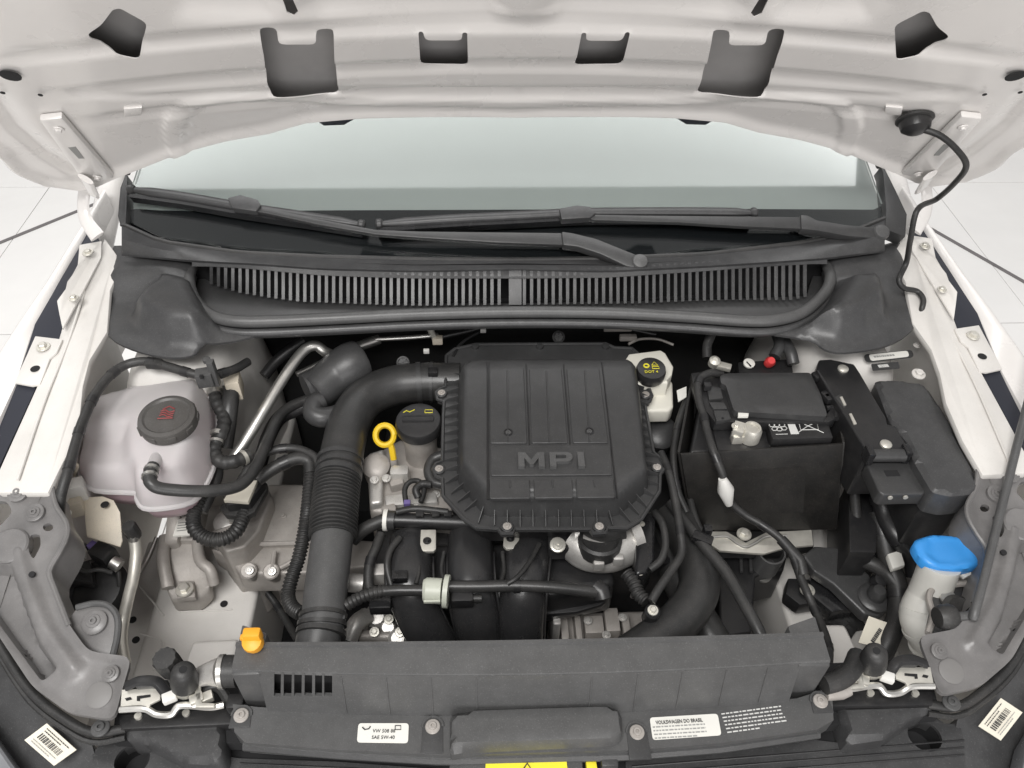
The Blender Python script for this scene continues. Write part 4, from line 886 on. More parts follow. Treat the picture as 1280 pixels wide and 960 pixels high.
# ================================================================== COOLANT TANK
tk = T('coolant_tank', 'translucent white coolant expansion tank tinged pink at the bottom', 'coolant tank', P(190, 600, .64))
SZ = .765
seamx = [(124, 520), (160, 508), (210, 498), (245, 494), (266, 500), (270, 530), (268, 575), (256, 606), (240, 626), (206, 634), (180, 634), (171, 622), (168, 615), (120, 612), (104, 598), (100, 582), (112, 545)]
so = smooth_poly(XY(seamx, SZ), 3)
capc = P(209, 522, .862); lowc = P(130, 585, .80)
shf = XY(((80, 570), (120, 562), (168, 572), (172, 640), (80, 640)), SZ)
def tz(x, y, d):
    k = np.exp(-(((x-capc.x)/.085)**2+((y-capc.y-.02)/.085)**2))
    ins_ = inside(shf, x, y); sd = pdist(shf, x, y)*np.where(ins_, 1, -1); H = (.052+.040*k)*(1-.38/(1+np.exp(-np.clip((sd+.004)/.005, -50, 50))))
    dn = np.clip(d/.022, 0, 1); return SZ+H*(1-(1-dn)**2.4)+.004*np.exp(-(d/.004)**2)
patch('upper_shell', 'tank', tk, so, tz, res=.0055, skirt=SZ-.004, sharp=70)
cx_, cy_ = np.mean([q[0] for q in so]), np.mean([q[1] for q in so])
rings = [[Vector((cx_+(x-cx_)*k, cy_+(y-cy_)*k, z)) for x, y in so] for k, z in ((.95, SZ-.004), (.90, .735), (.82, .715), (.6, .705))]
B().loft(rings).build('lower_shell', 'coolant_pink', tk, sharp=60)
B().tube([Vector((x, y, SZ-.002)) for x, y in so+so[:1]], .0048, 8).build('seam', 'tank', tk)
cp = B().lathe([(.030, -.02), (.034, -.016), (.041, -.014), (.042, -.002), (.040, .004), (.034, .0055), (.031, .003), (.0295, .003), (.010, .004)], capc, (.02, -.04, 1), 48).build('cap', 'cap_grey', tk, sharp=35)
for k in range(9):
    a = k*2*math.pi/9+.2; B().box(capc+Vector((math.cos(a)*.0415, math.sin(a)*.0415, -.006)), (.003, .013, .009), Matrix.Rotation(a, 3, 'Z')).build('grip', 'cap_grey', cp, .001)
B().lathe([(.027, -.04), (.027, -.014)], capc, (.02, -.04, 1), 28).build('filler_neck', 'tank', tk)
cz = capc+Vector((0, 0, .0052))
for i in range(3): B().tube(spline([cz+Vector((-.010, .008-.0045*i, 0)), cz+Vector((-.004, .0105-.0045*i, 0)), cz+Vector((.003, .006-.0045*i, 0)), cz+Vector((.010, .0085-.0045*i, 0))], 4), .0010, 5).build('cap_symbol', 'red_print', cp)
B().tube([cz+Vector((-.011, -.0065, 0)), cz+Vector((.011, -.0055, 0))], .0010, 5).build('cap_symbol', 'red_print', cp); B().tube([cz+Vector((-.008, .012, 0)), cz+Vector((0, .018, 0)), cz+Vector((.009, .0125, 0))], .0010, 5).build('cap_symbol', 'red_print', cp)
pipe('nipple', 'tank', tk, ((196, 572, .83), (190, 588, .847)), .009, 14, 3)
B().box(P(147, 504, .80), (.040, .022, .02), Matrix.Rotation(.35, 3, 'Z')).build('mount_ear', 'tank', tk, .004)
B().box(P(151, 507, .811), (.018, .006, .001), Matrix.Rotation(.35, 3, 'Z')).build('slot', 'plastic', tk)
B().prism([P(*q, .80) for q in ((243, 478), (266, 482), (264, 496), (240, 494))], (0, 0, -.05)).build('rear_ear', 'tank', tk, .004)
# ---- hoses around the tank
def hose(label, pts, r, m='rubber', cat='hose', ribs=0, clamps=(), amp=.12, name='hose', seg=12):
    t = T(name, label, cat, P(*pts[len(pts)//2][:3]))
    pipe('tube', m, t, pts, r, seg, 8, ribs=ribs, amp=amp)
    if cat == 'harness' or (m == 'rubber' and not ribs and r > .005):
        pp = resample(spline([P(*q[:3]) for q in pts], 8), .012); rn = random.Random(len(pp))
        for i in range(2+rn.randint(0, 2), len(pp)-3, 5+rn.randint(0, 3)): B().tube([pp[i], pp[i+1]], r*1.12, 12).build('tape_band', 'plastic_black', t)
    for a, c, r2, mm in clamps: B().tube([P(*a), P(*c)], r2, 14).build('clamp', mm, t)
    return t
hose('smooth black overflow hose bending from the coolant tank front across to the right', ((192, 582, .846), (187, 593, .848), (189, 604, .845), (204, 611, .836), (250, 614, .82), (286, 611, .805), (306, 602, .795), (322, 580, .785), (336, 548, .775), (348, 522, .77), (364, 508, .765), (392, 497, .76)), .0088, 'hose', clamps=(((190, 586, .847), (189, 589, .8475), .0108, 'steel'), ((187, 594, .848), (187, 597, .848), .0108, 'steel')))
lp_ = hose('long black wiring harness lying along the tank side wing rail', ((310, 452, .83), (292, 462, .84), (262, 470, .855), (240, 467, .862), (212, 459, .864), (185, 452, .866), (160, 455, .866), (138, 469, .866), (118, 495, .864), (103, 528, .862), (93, 560, .86), (84, 592, .855), (76, 620, .84), (74, 650, .81)), .0072, 'rubber', 'harness', name='wiring_harness')
B().prism([P(*q, .872) for q in ((178, 447), (190, 445), (204, 448), (202, 456), (180, 455))], (0, 0, -.012)).build('tape_wrap', 'rubber', lp_, .003)
cl = T('hose_clip', 'gray plastic hose clip standing behind the coolant tank', 'clip', P(262, 480, .80))
B().box(P(256, 472, .865), (.024, .02, .026), Matrix.Rotation(.2, 3, 'Z')).build('body', 'plastic_dusty', cl, .002); B().box(P(267, 466, .872), (.010, .012, .05)).build('stem', 'plastic_dusty', cl, .002)
B().lathe([(.006, 0), (.006, .006), (.003, .007)], P(259, 452, .885), seg=12).build('peg', 'plastic_dusty', cl); B().box(P(252, 471, .88), (.005, .004, .006)).build('window', 'void', cl)
hose('black corrugated coolant hose with silver clamps behind the tank', ((268, 490, .80), (272, 505, .795), (280, 522, .788), (278, 540, .785), (270, 553, .78), (268, 566, .775), (276, 577, .772), (292, 577, .77), (312, 569, .765)), .0105, 'rubber', ribs=.012, amp=.05, clamps=(((268, 489, .80), (269, 494, .798), .013, 'steel'), ((273, 541, .784), (271.5, 546, .783), .0125, 'steel'), ((270, 551, .781), (269.5, 554, .78), .0122, 'steel'), ((303, 573, .768), (307, 571, .767), .0118, 'zinc')))
hose('short black heater hose with bright spring clamp by the strut tower', ((290, 474, .81), (289, 490, .80), (287, 510, .79), (284, 535, .77), (280, 560, .75)), .0135, 'hose', clamps=(((290, 479, .806), (289.8, 484, .803), .0155, 'steel'),))
bx = T('heater_pipe_stub', 'beige bracket block above the heater hose', 'bracket', P(290, 470, .78)); B().prism([P(*q, .825) for q in ((276, 462), (299, 460), (298, 478), (280, 480))], (0, 0, -.04)).build('block', 'bare', bx, .003)

ac = hose('silver aluminium pipe bending up beside the air duct', ((284, 582, .745), (304, 556, .765), (330, 513, .79), (356, 470, .81), (378, 440, .822), (394, 432, .824), (407, 440, .81), (424, 445, .79), (446, 434, .785), (474, 424, .785)), .0088, 'steel', 'pipe', name='silver_pipe', seg=14)
hose('thin silver pipe passing behind the bent aluminium pipe', ((371, 468, .765), (390, 459, .765), (410, 449, .765), (430, 440, .765)), .005, 'steel', 'pipe', name='silver_pipe')
hose('rigid black pipe beside the silver pipe', ((314, 610, .73), (326, 575, .74), (336, 545, .745), (350, 522, .75), (372, 512, .75), (395, 505, .75)), .012, 'plastic_black', 'pipe', name='black_pipe')
rs = T('resonator', 'black air resonator capsule beside the duct elbow', 'resonator', P(420, 470, .72))
B().tube(spline([P(452, 450, .80), P(440, 456, .80), P(420, 470, .79), P(400, 486, .785), (P(392, 492, .783))], 6), [.018]+[.036+.003*math.sin(i/4) for i in range(23)]+[.024], 24).build('capsule', 'plastic', rs, sharp=60)
B().tube(spline([P(382, 486, .79), P(398, 480, .79), P(412, 484, .79)], 5), .026, 20).build('dome', 'plastic', rs, sharp=60)
B().tube(spline([P(402, 500, .785), P(393, 506, .785), (P(392, 517, .783)), P(404, 522, .78), P(424, 518, .775)], 6), .0165, 18).build('neck', 'plastic', rs, sharp=60)
hose('black wiring loop arching below the resonator', ((300, 603, .745), (320, 572, .755), (345, 562, .76), (370, 561, .76), (392, 570, .76), (400, 585, .755)), .007, 'rubber', 'harness', name='wiring_harness')
hose('thick black vacuum hose arching to the convoluted sleeve', ((322, 600, .745), (335, 590, .75), (352, 580, .755), (372, 573, .757), (386, 577, .752), (388, 592, .745)), .0105, 'rubber')
hose('black convoluted sleeve running down beside the intake bellows', ((388, 590, .745), (386, 620, .735), (382, 655, .725), (374, 695, .71), (364, 725, .70), (360, 745, .695), (366, 760, .70), (378, 768, .71)), .0098, 'rubber', ribs=.0055, amp=.09)
hose('black convoluted sleeve looping below the coolant tank', ((258, 612, .735), (249, 628, .73), (242, 645, .725), (244, 662, .72), (258, 673, .715), (278, 674, .715), (295, 664, .715), (304, 646, .715), (308, 632, .715)), .0105, 'rubber', ribs=.0055, amp=.09)
hose('thin black hose running along the pink tank edge', ((268, 560, .76), (272, 590, .74), (264, 615, .73), (252, 640, .72)), .009, 'hose')

# ================================================================== ENGINE SIDE: MOUNT, GEARBOX, SMALL PARTS
sb = T('sensor_box', 'black connector box with cream lid under the overflow hose', 'connector box', P(302, 640, .66))
B().prism([P(*q, .722) for q in ((274, 634), (284, 622), (322, 602), (334, 603), (334, 612), (318, 640), (306, 646), (282, 644))], (0, 0, -.012)).build('flange', 'rubber', sb, .003)
B().prism([P(*q, .738) for q in ((278, 622), (296, 604), (332, 600), (312, 628), (284, 632))], (0, 0, -.03)).build('body', 'plastic_black', sb, .003)
B().prism([P(*q, .7445) for q in ((279, 625), (294, 601), (322, 600), (310, 627))], (0, 0, -.008)).build('lid', 'label_beige', sb, .0015)
gb = T('gearbox_housing', 'dusty cast aluminium housing beside the intake bellows', 'gearbox', P(340, 680, .40))
GZ = .635
B().prism([P(*q, GZ) for q in ((334, 604), (378, 604), (400, 612), (404, 680), (322, 680), (316, 650))], (0, 0, -.22)).build('upper_case', 'cast', gb, .008, 3)
B().prism([P(*q, GZ-.012) for q in ((262, 684), (292, 690), (318, 668), (404, 672), (480, 676), (480, 705), (404, 716), (300, 718), (288, 700))], (0, 0, -.055)).build('lower_case', 'cast', gb, .006, 3)
B().prism([P(*q, GZ+.03) for q in ((262, 664), (296, 652), (318, 640), (334, 606), (340, 622), (324, 664), (306, 684), (282, 690))], (0, 0, -.2)).build('flange', 'cast', gb, .005, 3)
B().lathe([(.022, -.05), (.022, 0), (.018, .004), (.006, .006)], P(284, 652, .66), (0, -.2, 1), 24).build('oil_plug', 'alu', gb)
B().lathe([(.008, 0), (.008, .006)], P(291, 650, .668), (.3, -.2, 1), 6).build('plug_head', 'steel', gb)
for q in ((312, 714), (340, 715)): 
    B().lathe([(.013, -.02), (.013, .006), (.011, .008)], P(*q, GZ-.008), (0, -.4, 1), 18).build('bolt_boss', 'cast', gb); bolt(gb, P(q[0], q[1]-1, GZ+.0025), .007, 'alu', (0, -.4, 1), 'torx')
B().tube([P(340, 714, GZ), P(343, 690, GZ)], .004, 8).build('cast_rib', 'cast', gb); B().tube([P(324, 680, GZ), P(404, 678, GZ)], .004, 8).build('cast_rib', 'cast', gb); B().tube([P(350, 710, GZ), P(364, 703, GZ)], .004, 8).build('cast_rib', 'cast', gb)
bolt(gb, P(354, 645, GZ), .006, 'cast')
B().prism([P(*q, .54) for q in ((327, 720), (356, 716), (350, 727), (326, 729))], (0, 0, -.01)).build('tab', 'zinc', gb)
em = T('engine_mount', 'pressed steel engine mount bracket bolted to the white rail', 'engine mount', P(235, 720, .54))
mz = .615
B().prism([P(*q) for q in ((206, 676, mz), (246, 676, mz), (256, 700, mz), (262, 735, mz-.02), (246, 752, mz-.04), (214, 752, mz-.04), (205, 730, mz-.02), (200, 700, mz))], (0, 0, -.035)).build('bracket', 'cast', em, .006, 3)
B().tube(spline([P(206, 672, mz+.004), P(204, 700, mz+.004), P(210, 735, mz-.012)], 5), .010, 10).build('flange_rib', 'cast', em); B().tube(spline([P(246, 672, mz+.004), P(250, 700, mz+.004), P(262, 712, mz), P(268, 730, mz-.02)], 5), .009, 10).build('flange_rib', 'cast', em)
B().prism([P(*q, mz-.016) for q in ((222, 726), (242, 725), (244, 746), (220, 748))], (0, 0, -.012)).build('foot', 'cast', em, .003)
bolt(em, P(231, 737, mz-.012), .014, 'zinc')
B().prism([P(*q) for q in ((238, 600, .66), (262, 604, .66), (246, 676, .625), (222, 676, .625))], (0, 0, -.03)).build('upper_arm', 'cast', em, .006)
B().prism([P(*q) for q in ((208, 640, .66), (226, 640, .66), (222, 678, .63), (204, 680, .63))], (0, 0, -.03)).build('side_arm', 'cast', em, .006)
lb_ = B().prism([P(*q, .662) for q in ((222, 650), (244, 640), (240, 668), (216, 670))], (0, 0, -.004)).build('sticker', 'label', em)
dashes('ink_grey', lb_, P(230, 658, .6625), (1, .1, 0), (-.1, 1, 0), .02, .02, 4, 2)['kind'] = 'stuff'
lv = T('suspension_plate', 'beige metal plate with small hole under the coolant tank', 'bracket', P(128, 650, .60))
B().prism([P(*q) for q in ((104, 622, .755), (128, 620, .755), (142, 625, .753), (150, 640, .745), (153, 676, .725), (150, 683, .723), (108, 670, .727))], (0, 0, -.004)).build('plate', 'bare', lv, .0015)
B().lathe([(.006, 0), (.006, .001)], P(131, 631, .7545), (0, 0, 1), 12).build('hole', 'void', lv)
B().box(P(96, 614, .765), (.028, .022, .04), Matrix.Rotation(.3, 3, 'Z')).build('sensor', 'white_plastic', lv, .003); B().box(P(90, 634, .75), (.034, .02, .03), Matrix.Rotation(.3, 3, 'Z')).build('clip_block', 'bare', lv, .003)
B().lathe([(.006, 0), (.006, .02), (.004, .022)], P(85, 642, .755), (-.2, -.5, 1), 14).build('stud', 'white_plastic', lv)
B().tube(spline([P(84, 582, .80), P(97, 581, .80), P(91, 600, .76), (P(88, 618, .73))], 5), .0022, 8).build('brake_line', 'bare', lv)
B().prism([P(*q, .655) for q in ((84, 668), (108, 684), (108, 700), (86, 684))], (0, 0, -.004)).build('lower_tab', 'paint_inner', lv, .001)
lv2 = T('service_valve_pipe', 'silver service pipe with black screw cap on the white rail', 'pipe', P(160, 760, .56))
B().lathe([(.0095, -.018), (.0105, -.012), (.0105, .006), (.009, .009), (.003, .0095)], P(163, 661, .735), (-.1, .05, 1), 24, lobes=10, la=.03).build('cap', 'rubber', lv2, sharp=30)
B().tube([P(166, 668, .725), P(168, 675, .715)], .008, 14).build('collar', 'steel', lv2)
pipe('tube', 'zinc', lv2, ((168, 674, .715), (170, 692, .70), (167, 720, .68), (161, 745, .66), (155, 772, .64), (152, 800, .63), (156, 830, .62)), .0085, 14)
pipe('thin_tube', 'steel', lv2, ((196, 672, .61), (184, 700, .60), (174, 716, .60)), .004, 8)
hn = T('horn_assembly', 'black horn and sensor cluster under the tank side support panel', 'horn', P(100, 730, .58))
B().lathe([(.045, -.03), (.05, 0), (.04, .012), (.012, .016)], P(118, 738, .65), (.1, -.3, 1), 28).build('horn', 'plastic_black', hn)
B().prism([P(*q, .69) for q in ((64, 712), (112, 700), (116, 728), (96, 724), (70, 728))], (0, 0, -.02)).build('bracket', 'plastic_black', hn, .003)
B().prism([P(*q, .67) for q in ((70, 722), (96, 724), (82, 752), (68, 750))], (0, 0, -.03)).build('cover', 'plastic', hn, .002)
B().box(P(130, 693, .695), (.034, .026, .026), Matrix.Rotation(-.5, 3, 'Z')).build('sensor', 'plastic_black', hn, .004); B().tube([P(140, 702, .69), P(150, 708, .685)], .010, 14).build('sensor_tip', 'steel', hn)
B().box(P(117, 683, .70), (.014, .012, .012), Matrix.Rotation(-.5, 3, 'Z')).build('sensor_plug', 'purple', hn, .002); B().lathe([(.008, 0), (.008, .004), (.003, .0045)], P(102, 691, .695), (0, 0, 1), 16).build('brass_bolt', 'zinc', hn)
pipe('wire', 'rubber', hn, ((148, 714, .675), (149, 730, .66), (147, 748, .64)), .0035, 8); pipe('yellow_wire', 'yellow_print', hn, ((70, 694, .66), (76, 704, .66), (80, 712, .66)), .0014, 6)
pipe('sensor_arm', 'plastic', hn, ((84, 668, .69), (96, 678, .69), (108, 686, .69)), .006, 8)

# ================================================================== ENGINE
en = T('engine_block', 'dusty cast engine block and cam cover under the air filter box', 'engine', (0.02, .40, .25))
B().box((.02, .42, .45), (.50, .30, .44)).build('block', 'plastic_black', en, .01)
B().prism([P(*q, .715) for q in ((458, 572), (500, 548), (560, 560), (600, 560), (600, 650), (500, 640), (462, 640))], (0, 0, -.10)).build('cam_cover', 'cast', en, .008, 3)
B().prism([P(*q, .73) for q in ((460, 566), (480, 560), (478, 628), (462, 630))], (0, 0, -.06)).build('timing_cover', 'alu', en, .006, 3)
B().lathe([(.022, -.04), (.022, 0), (.016, .005), (.007, .006)], P(470, 582, .735), (0, -.3, 1), 24).build('cover_boss', 'cast', en)
for q, z in (((483, 598), .735), ((468, 600), .738), ((520, 632), .718), ((545, 618), .718)): bolt(en, P(*q, z), .007, 'alu', (0, -.2, 1), 'bolt')
B().prism([P(*q, .725) for q in ((480, 618), (545, 614), (548, 628), (482, 632))], (0, 0, -.03)).build('cover_ledge', 'alu', en, .005)
B().box(P(500, 594, .73), (.03, .02, .03)).build('cast_lug', 'alu', en, .006)
for q in ((487, 640), (496, 606), (530, 604)): B().box(P(*q, .722), (.022, .016, .02), Matrix.Rotation(.3, 3, 'Z')).build('cast_lug', 'cast', en, .004)
# lower front of the engine, seen between runners and radiator cover
lf = B().box((.16, .20, .46), (.20, .10, .22)).build('alternator', 'cast', en, .012, 3)
for k in range(6): B().box((.085+k*.026, .148, .50), (.008, .012, .12)).build('fin', 'alu', en, .002)
B().box((-.19, .20, .50), (.07, .08, .14)).build('pump_body', 'cast', en, .012, 3)
for q, w_ in (((470, 770), .03), ((485, 784), .022), ((450, 782), .02), ((497, 798), .024)): B().lathe([(w_*.6, -.05), (w_*.6, 0), (w_*.4, .006)], P(*q, .615), (.1, -.5, 1), 20).build('pump_boss', 'alu', en)
B().tube([P(450, 795, .61), P(500, 796, .61)], .009, 12).build('pump_pipe', 'cast', en); B().tube(spline([P(436, 800, .63), P(445, 780, .64), P(458, 770, .63)], 5), .013, 12).build('pump_arm', 'alu', en)
B().box(P(692, 790, .56), (.012, .05, .14)).build('bracket_strut', 'alu', en, .003)
of = T('oil_filler', 'light gray oil filler neck with round black cap', 'oil filler', P(522, 590, .70))
oc_ = P(523, 528, .802)
B().lathe([(.027, -.10), (.026, -.06), (.029, -.018)], oc_, (0, -.05, 1), 28).build('neck', 'cast', of, sharp=60)
op_ = B().lathe([(.029, -.016), (.0355, -.013), (.036, .002), (.034, .006), (.028, .0075), (.006, .0075)], oc_, (0, -.05, 1), 40).build('cap', 'plastic_black', of, sharp=35)
B().box(oc_+Vector((0, 0, .008)), (.05, .011, .006)).build('cap_grip', 'plastic_black', of, .003)
B().tube([oc_+Vector(v) for v in ((-.024, .014, .008), (-.019, .018, .008), (-.014, .015, .008), (-.009, .018, .008), (-.006, .020, .008))], .0010, 5).build('oil_can_icon', 'yellow_print', op_); B().tube([oc_+Vector(v) for v in ((.010, .013, .008), (.022, .013, .008), (.022, .019, .008), (.010, .019, .008), (.010, .013, .008))], .0008, 5).build('book_icon', 'yellow_print', op_)
ds = T('oil_dipstick', 'yellow looped dipstick handle beside the oil cap', 'dipstick', P(490, 580, .70))
c = P(481, 544, .775); ring = [c+Vector((math.cos(a)*.0145, 0, 0))+Vector((0, math.sin(a)*.012, math.sin(a)*.010)) for a in [k*math.pi/12 for k in range(25)]]
B().tube(ring, .0050, 8, flat=1.2).build('ring', 'yellow', ds)
B().tube([P(487, 552, .768), P(490, 562, .757), P(492, 574, .742)], .0052, 8).build('stem', 'yellow', ds); B().tube([P(492, 574, .742), P(494, 590, .72)], .006, 10).build('guide_tube', 'cast', ds)
hose('black breather hose looping beside the filter box flange', ((556, 568, .765), (542, 574, .76), (536, 588, .755), (542, 602, .75), (556, 606, .75)), .0085, 'hose')
hose('small black wire loop with violet plug on the cam cover', ((508, 632, .74), (506, 612, .745), (513, 602, .748), (524, 602, .745), (530, 612, .742), (526, 628, .738)), .0042, 'rubber', 'wire', name='wire')
hose('slender black wire curling beside the violet plug', ((523, 622, .742), (520, 612, .748), (528, 605, .75), (540, 606, .752)), .006, 'rubber', 'wire', name='wire')
pv = T('plug_connector', 'violet plug on the cam cover wire', 'plug', P(510, 628, .735)); B().box(P(509, 629, .742), (.010, .008, .008)).build('body', 'purple', pv, .001)
fr_ = T('fuel_rail', 'black fuel rail with white collar in front of the cam cover', 'fuel rail', P(520, 652, .71))
B().tube([P(490, 650, .742), P(600, 654, .742)], .0115, 16).build('rail', 'plastic_black', fr_); B().tube([P(480, 650, .742), P(485, 650.2, .742)], .0165, 20).build('collar', 'label', fr_); B().tube([P(485, 650, .742), P(494, 650.5, .742)], .0145, 18).build('sleeve', 'plastic', fr_)
pipe('feed_hose', 'rubber', fr_, ((480, 650, .742), (466, 656, .738), (452, 664, .73), (440, 676, .72)), .010, 12)
for x in (525, 545, 560): B().box(P(x, 644, .754), (.012, .010, .012)).build('clip', 'plastic_black', fr_, .002)
pipe('upper_wire', 'rubber', fr_, ((495, 640, .757), (520, 636, .757), (560, 640, .757)), .005, 8)

# ---- intake manifold
im = T('intake_manifold', 'black intake manifold with three curved runners', 'intake manifold', P(590, 740, .50))
for a in (((515, 676, .715), (512, 705, .725), (514, 738, .715), (526, 772, .685), (546, 806, .64), (560, 830, .59)), ((588, 672, .72), (588, 700, .73), (590, 738, .72), (596, 772, .69), (604, 806, .64), (610, 830, .59)), ((662, 676, .715), (658, 705, .725), (654, 738, .715), (651, 772, .685), (650, 806, .64), (648, 830, .59))):
    pts = spline([P(*q) for q in a], 8); B().tube(pts, .0335, 22, flat=.8, up=(0, -.5, 1)).build('runner', 'satin_black', im, sharp=60)
    for sg in (-1, 1): B().tube([p+Vector((sg*.0335, 0, .0)) for p in pts[6:]], .0032, 6).build('seam_bead', 'plastic_black', im)
B().prism([P(*q, .70) for q in ((490, 680), (700, 676), (765, 700), (770, 730), (690, 745), (490, 730))], (0, 0, -.08)).build('plenum', 'plastic_black', im, .012, 3)
B().prism([P(*q, .735) for q in ((562, 682), (574, 676), (602, 676), (612, 684), (618, 720), (560, 722))], (0, 0, -.04)).build('runner_cap', 'satin_black', im, .008, 3)
B().box(P(595, 697, .742), (.010, .010, .014)).build('cap_clip', 'plastic', im, .002)
for x, y in ((535, 675), (639, 672)):
    t = B().prism([P(*q, .746) for q in ((x-9, y-13), (x+10, y-13), (x+10, y+11), (x+7, y+14), (x-6, y+14), (x-10, y+10))], (0, 0, -.006)).build('bolt_tab', 'zinc', im, .001); bolt(t, P(x-1, y+1, .7465), .0062, 'gloss_black', (0, 0, 1))
sbk = B().box(P(697, 683, .735), (.030, .028, .028)).build('sensor_body', 'plastic_black', im, .003); B().lathe([(.0115, 0), (.0115, .004), (.009, .005)], P(697, 682, .749), (0, -.2, 1), 24).build('sensor_washer', 'zinc', im); bolt(im, P(697, 682, .754), .007, 'zinc', (0, -.2, 1), 'torx')
B().prism([P(*q, .655) for q in ((678, 752), (720, 748), (758, 742), (764, 746), (752, 756), (720, 765), (680, 768))], (0, 0, -.012)).build('lower_web', 'plastic_black', im, .003)
tb = T('throttle_body', 'silver throttle body with black motor housing beside the filter box', 'throttle body', P(755, 690, .66))
B().tube(spline([P(718, 676, .73), P(735, 688, .73), P(760, 690, .73), P(786, 680, .73)], 6), .030, 24).build('housing', 'alu', tb)
B().tube([P(782, 672, .735), P(793, 668, .735)], .036, 28).build('flange', 'alu', tb); B().tube([P(722, 668, .735), P(716, 668, .735)], .032, 24).build('ring', 'alu', tb)
B().prism([P(*q, .755) for q in ((794, 640), (820, 638), (818, 700), (808, 716), (794, 718))], (0, 0, -.07)).build('motor_cover', 'gloss_black', tb, .006, 3)
for q in ((756, 697), (772, 700), (748, 706)): B().box(P(*q, .745), (.016, .012, .02)).build('lug', 'alu', tb, .004)
for q, z in (((800, 716), .75), ((802, 655), .757)): bolt(tb, P(*q, z), .005, 'zinc')
B().tube(spline([P(735, 655, .75), P(752, 662, .755), P(775, 658, .755)], 5), .026, 18).build('inlet_rubber', 'rubber', tb)
B().lathe([(.031, -.02), (.032, 0), (.028, .003), (.024, -.002), (.002, -.003)], P(750, 674, .762), (0, .15, 1), 28).build('inlet_boot', 'rubber', tb)
pvv = T('purge_valve', 'cream purge valve with black plug on the manifold pipe', 'valve', P(545, 748, .70))
B().tube([P(529, 738, .757), P(533, 738, .757), P(552, 739, .757)], [.014, .0175, .0175], 20).build('body', 'valve_white', pvv); B().tube([P(555, 739, .757), P(561, 739.5, .757)], .0225, 24).build('flange', 'valve_white', pvv)
B().box(P(578, 747, .745), (.030, .022, .02)).build('plug', 'plastic_black', pvv, .003); B().tube([P(588, 748, .745), P(602, 748, .745)], .006, 10).build('plug_boot', 'rubber', pvv)
for q in ((540, 726), (540, 752)): B().box(P(*q, .765), (.022, .003, .004)).build('rib', 'valve_white', pvv)
hose('black ribbed hose from the intake pipe to the cream valve', ((434, 756, .735), (448, 748, .742), (464, 742, .748), (484, 738, .752)), .0085, 'rubber', ribs=.006, amp=.08)
hose('smooth black tube joining the ribbed hose and the cream valve', ((480, 739, .752), (500, 738, .755), (530, 738, .757)), .0078, 'hose')
t_ = hose('black purge tube crossing the manifold runners', ((560, 733, .757), (600, 733, .757), (645, 732, .757), (690, 734, .755), (730, 738, .75), (752, 741, .745)), .0085, 'hose', clamps=(((642, 732, .757), (650, 732, .757), .0105, 'plastic_black'),))
B().tube([P(744, 734, .745), P(752, 740, .745), P(754, 748, .74)], .013, 14).build('end_elbow', 'plastic_black', t_)
hose('thin black wire crossing from sensor to purge tube', ((674, 680, .758), (660, 705, .765), (646, 722, .768), (634, 730, .765)), .0035, 'rubber', 'wire', name='wire')
hose('black wiring bundle dropping beside the fuel rail', ((476, 668, .735), (470, 685, .735), (462, 705, .73), (462, 735, .72), (478, 742, .72)), .0075, 'rubber', 'harness', name='wiring_harness')
hose('short black wire by the runner side connector', ((500, 672, .75), (488, 688, .75), (484, 708, .745), (490, 735, .73)), .005, 'rubber', 'wire', name='wire')
cn = T('runner_connector', 'small black connector block at the first manifold runner', 'connector', P(500, 722, .70)); B().box(P(500, 721, .748), (.022, .014, .014)).build('block', 'gloss_black', cn, .002); B().box(P(476, 755, .72), (.03, .024, .02)).build('lower_block', 'gloss_black', cn, .003)
B().box(P(476, 718, .705), (.024, .02, .03)).build('alloy_stub', 'alu', cn, .004); B().tube([P(436, 728, .69), P(456, 730, .69)], .014, 14).build('alloy_pipe', 'alu', cn)

# ---- right hoses
hose('fat black radiator hose sweeping down to the radiator cover', ((838, 640, .70), (858, 672, .70), (872, 708, .70), (872, 742, .70), (850, 775, .70), (815, 802, .70), (780, 826, .69)), .030, 'hose', seg=22)
hose('fat black lower hose behind the radiator hose', ((828, 650, .66), (836, 690, .65), (850, 730, .64), (885, 790, .63), (900, 815, .62)), .026, 'hose', seg=20)
hose('slender gray hose running from the filter box to the radiator cover', ((838, 628, .745), (856, 652, .745), (880, 682, .745), (905, 712, .745), (925, 745, .745), (944, 780, .742), (956, 806, .735)), .0088, 'hose')
t_ = hose('black cable hugging the filter box and returning to the throttle', ((826, 566, .80), (836, 590, .80), (844, 625, .79), (850, 662, .78), (852, 690, .77), (840, 712, .765), (824, 735, .76), (814, 752, .755)), .0062, 'rubber', 'cable', name='cable')
hose('black convoluted sensor lead below the throttle body', ((783, 716, .75), (792, 728, .748), (798, 742, .745), (808, 752, .745)), .009, 'rubber', ribs=.006)
t_ = T('ground_stud', 'small bright ground stud below the throttle body', 'bolt', P(816, 764, .72)); B().lathe([(.011, -.03), (.011, 0), (.008, .003)], P(816, 764, .745), (0, -.2, 1), 16).build('washer', 'plastic_black', t_); bolt(t_, P(816, 763, .748), .0075, 'zinc', (0, -.2, 1))
hose('dull thin cable behind the slender gray hose', ((862, 622, .72), (868, 645, .72), (876, 664, .72), (884, 672, .72)), .0055, 'hose', 'cable', name='cable')
hb = T('hose_bracket', 'black clamp holding the hoses near the silver battery tray', 'clamp', P(878, 672, .70)); B().box(P(878, 674, .748), (.03, .016, .014), Matrix.Rotation(-.5, 3, 'Z')).build('body', 'gloss_black', hb, .003); B().box(P(884, 664, .75), (.012, .012, .02)).build('tab', 'gloss_black', hb, .002)

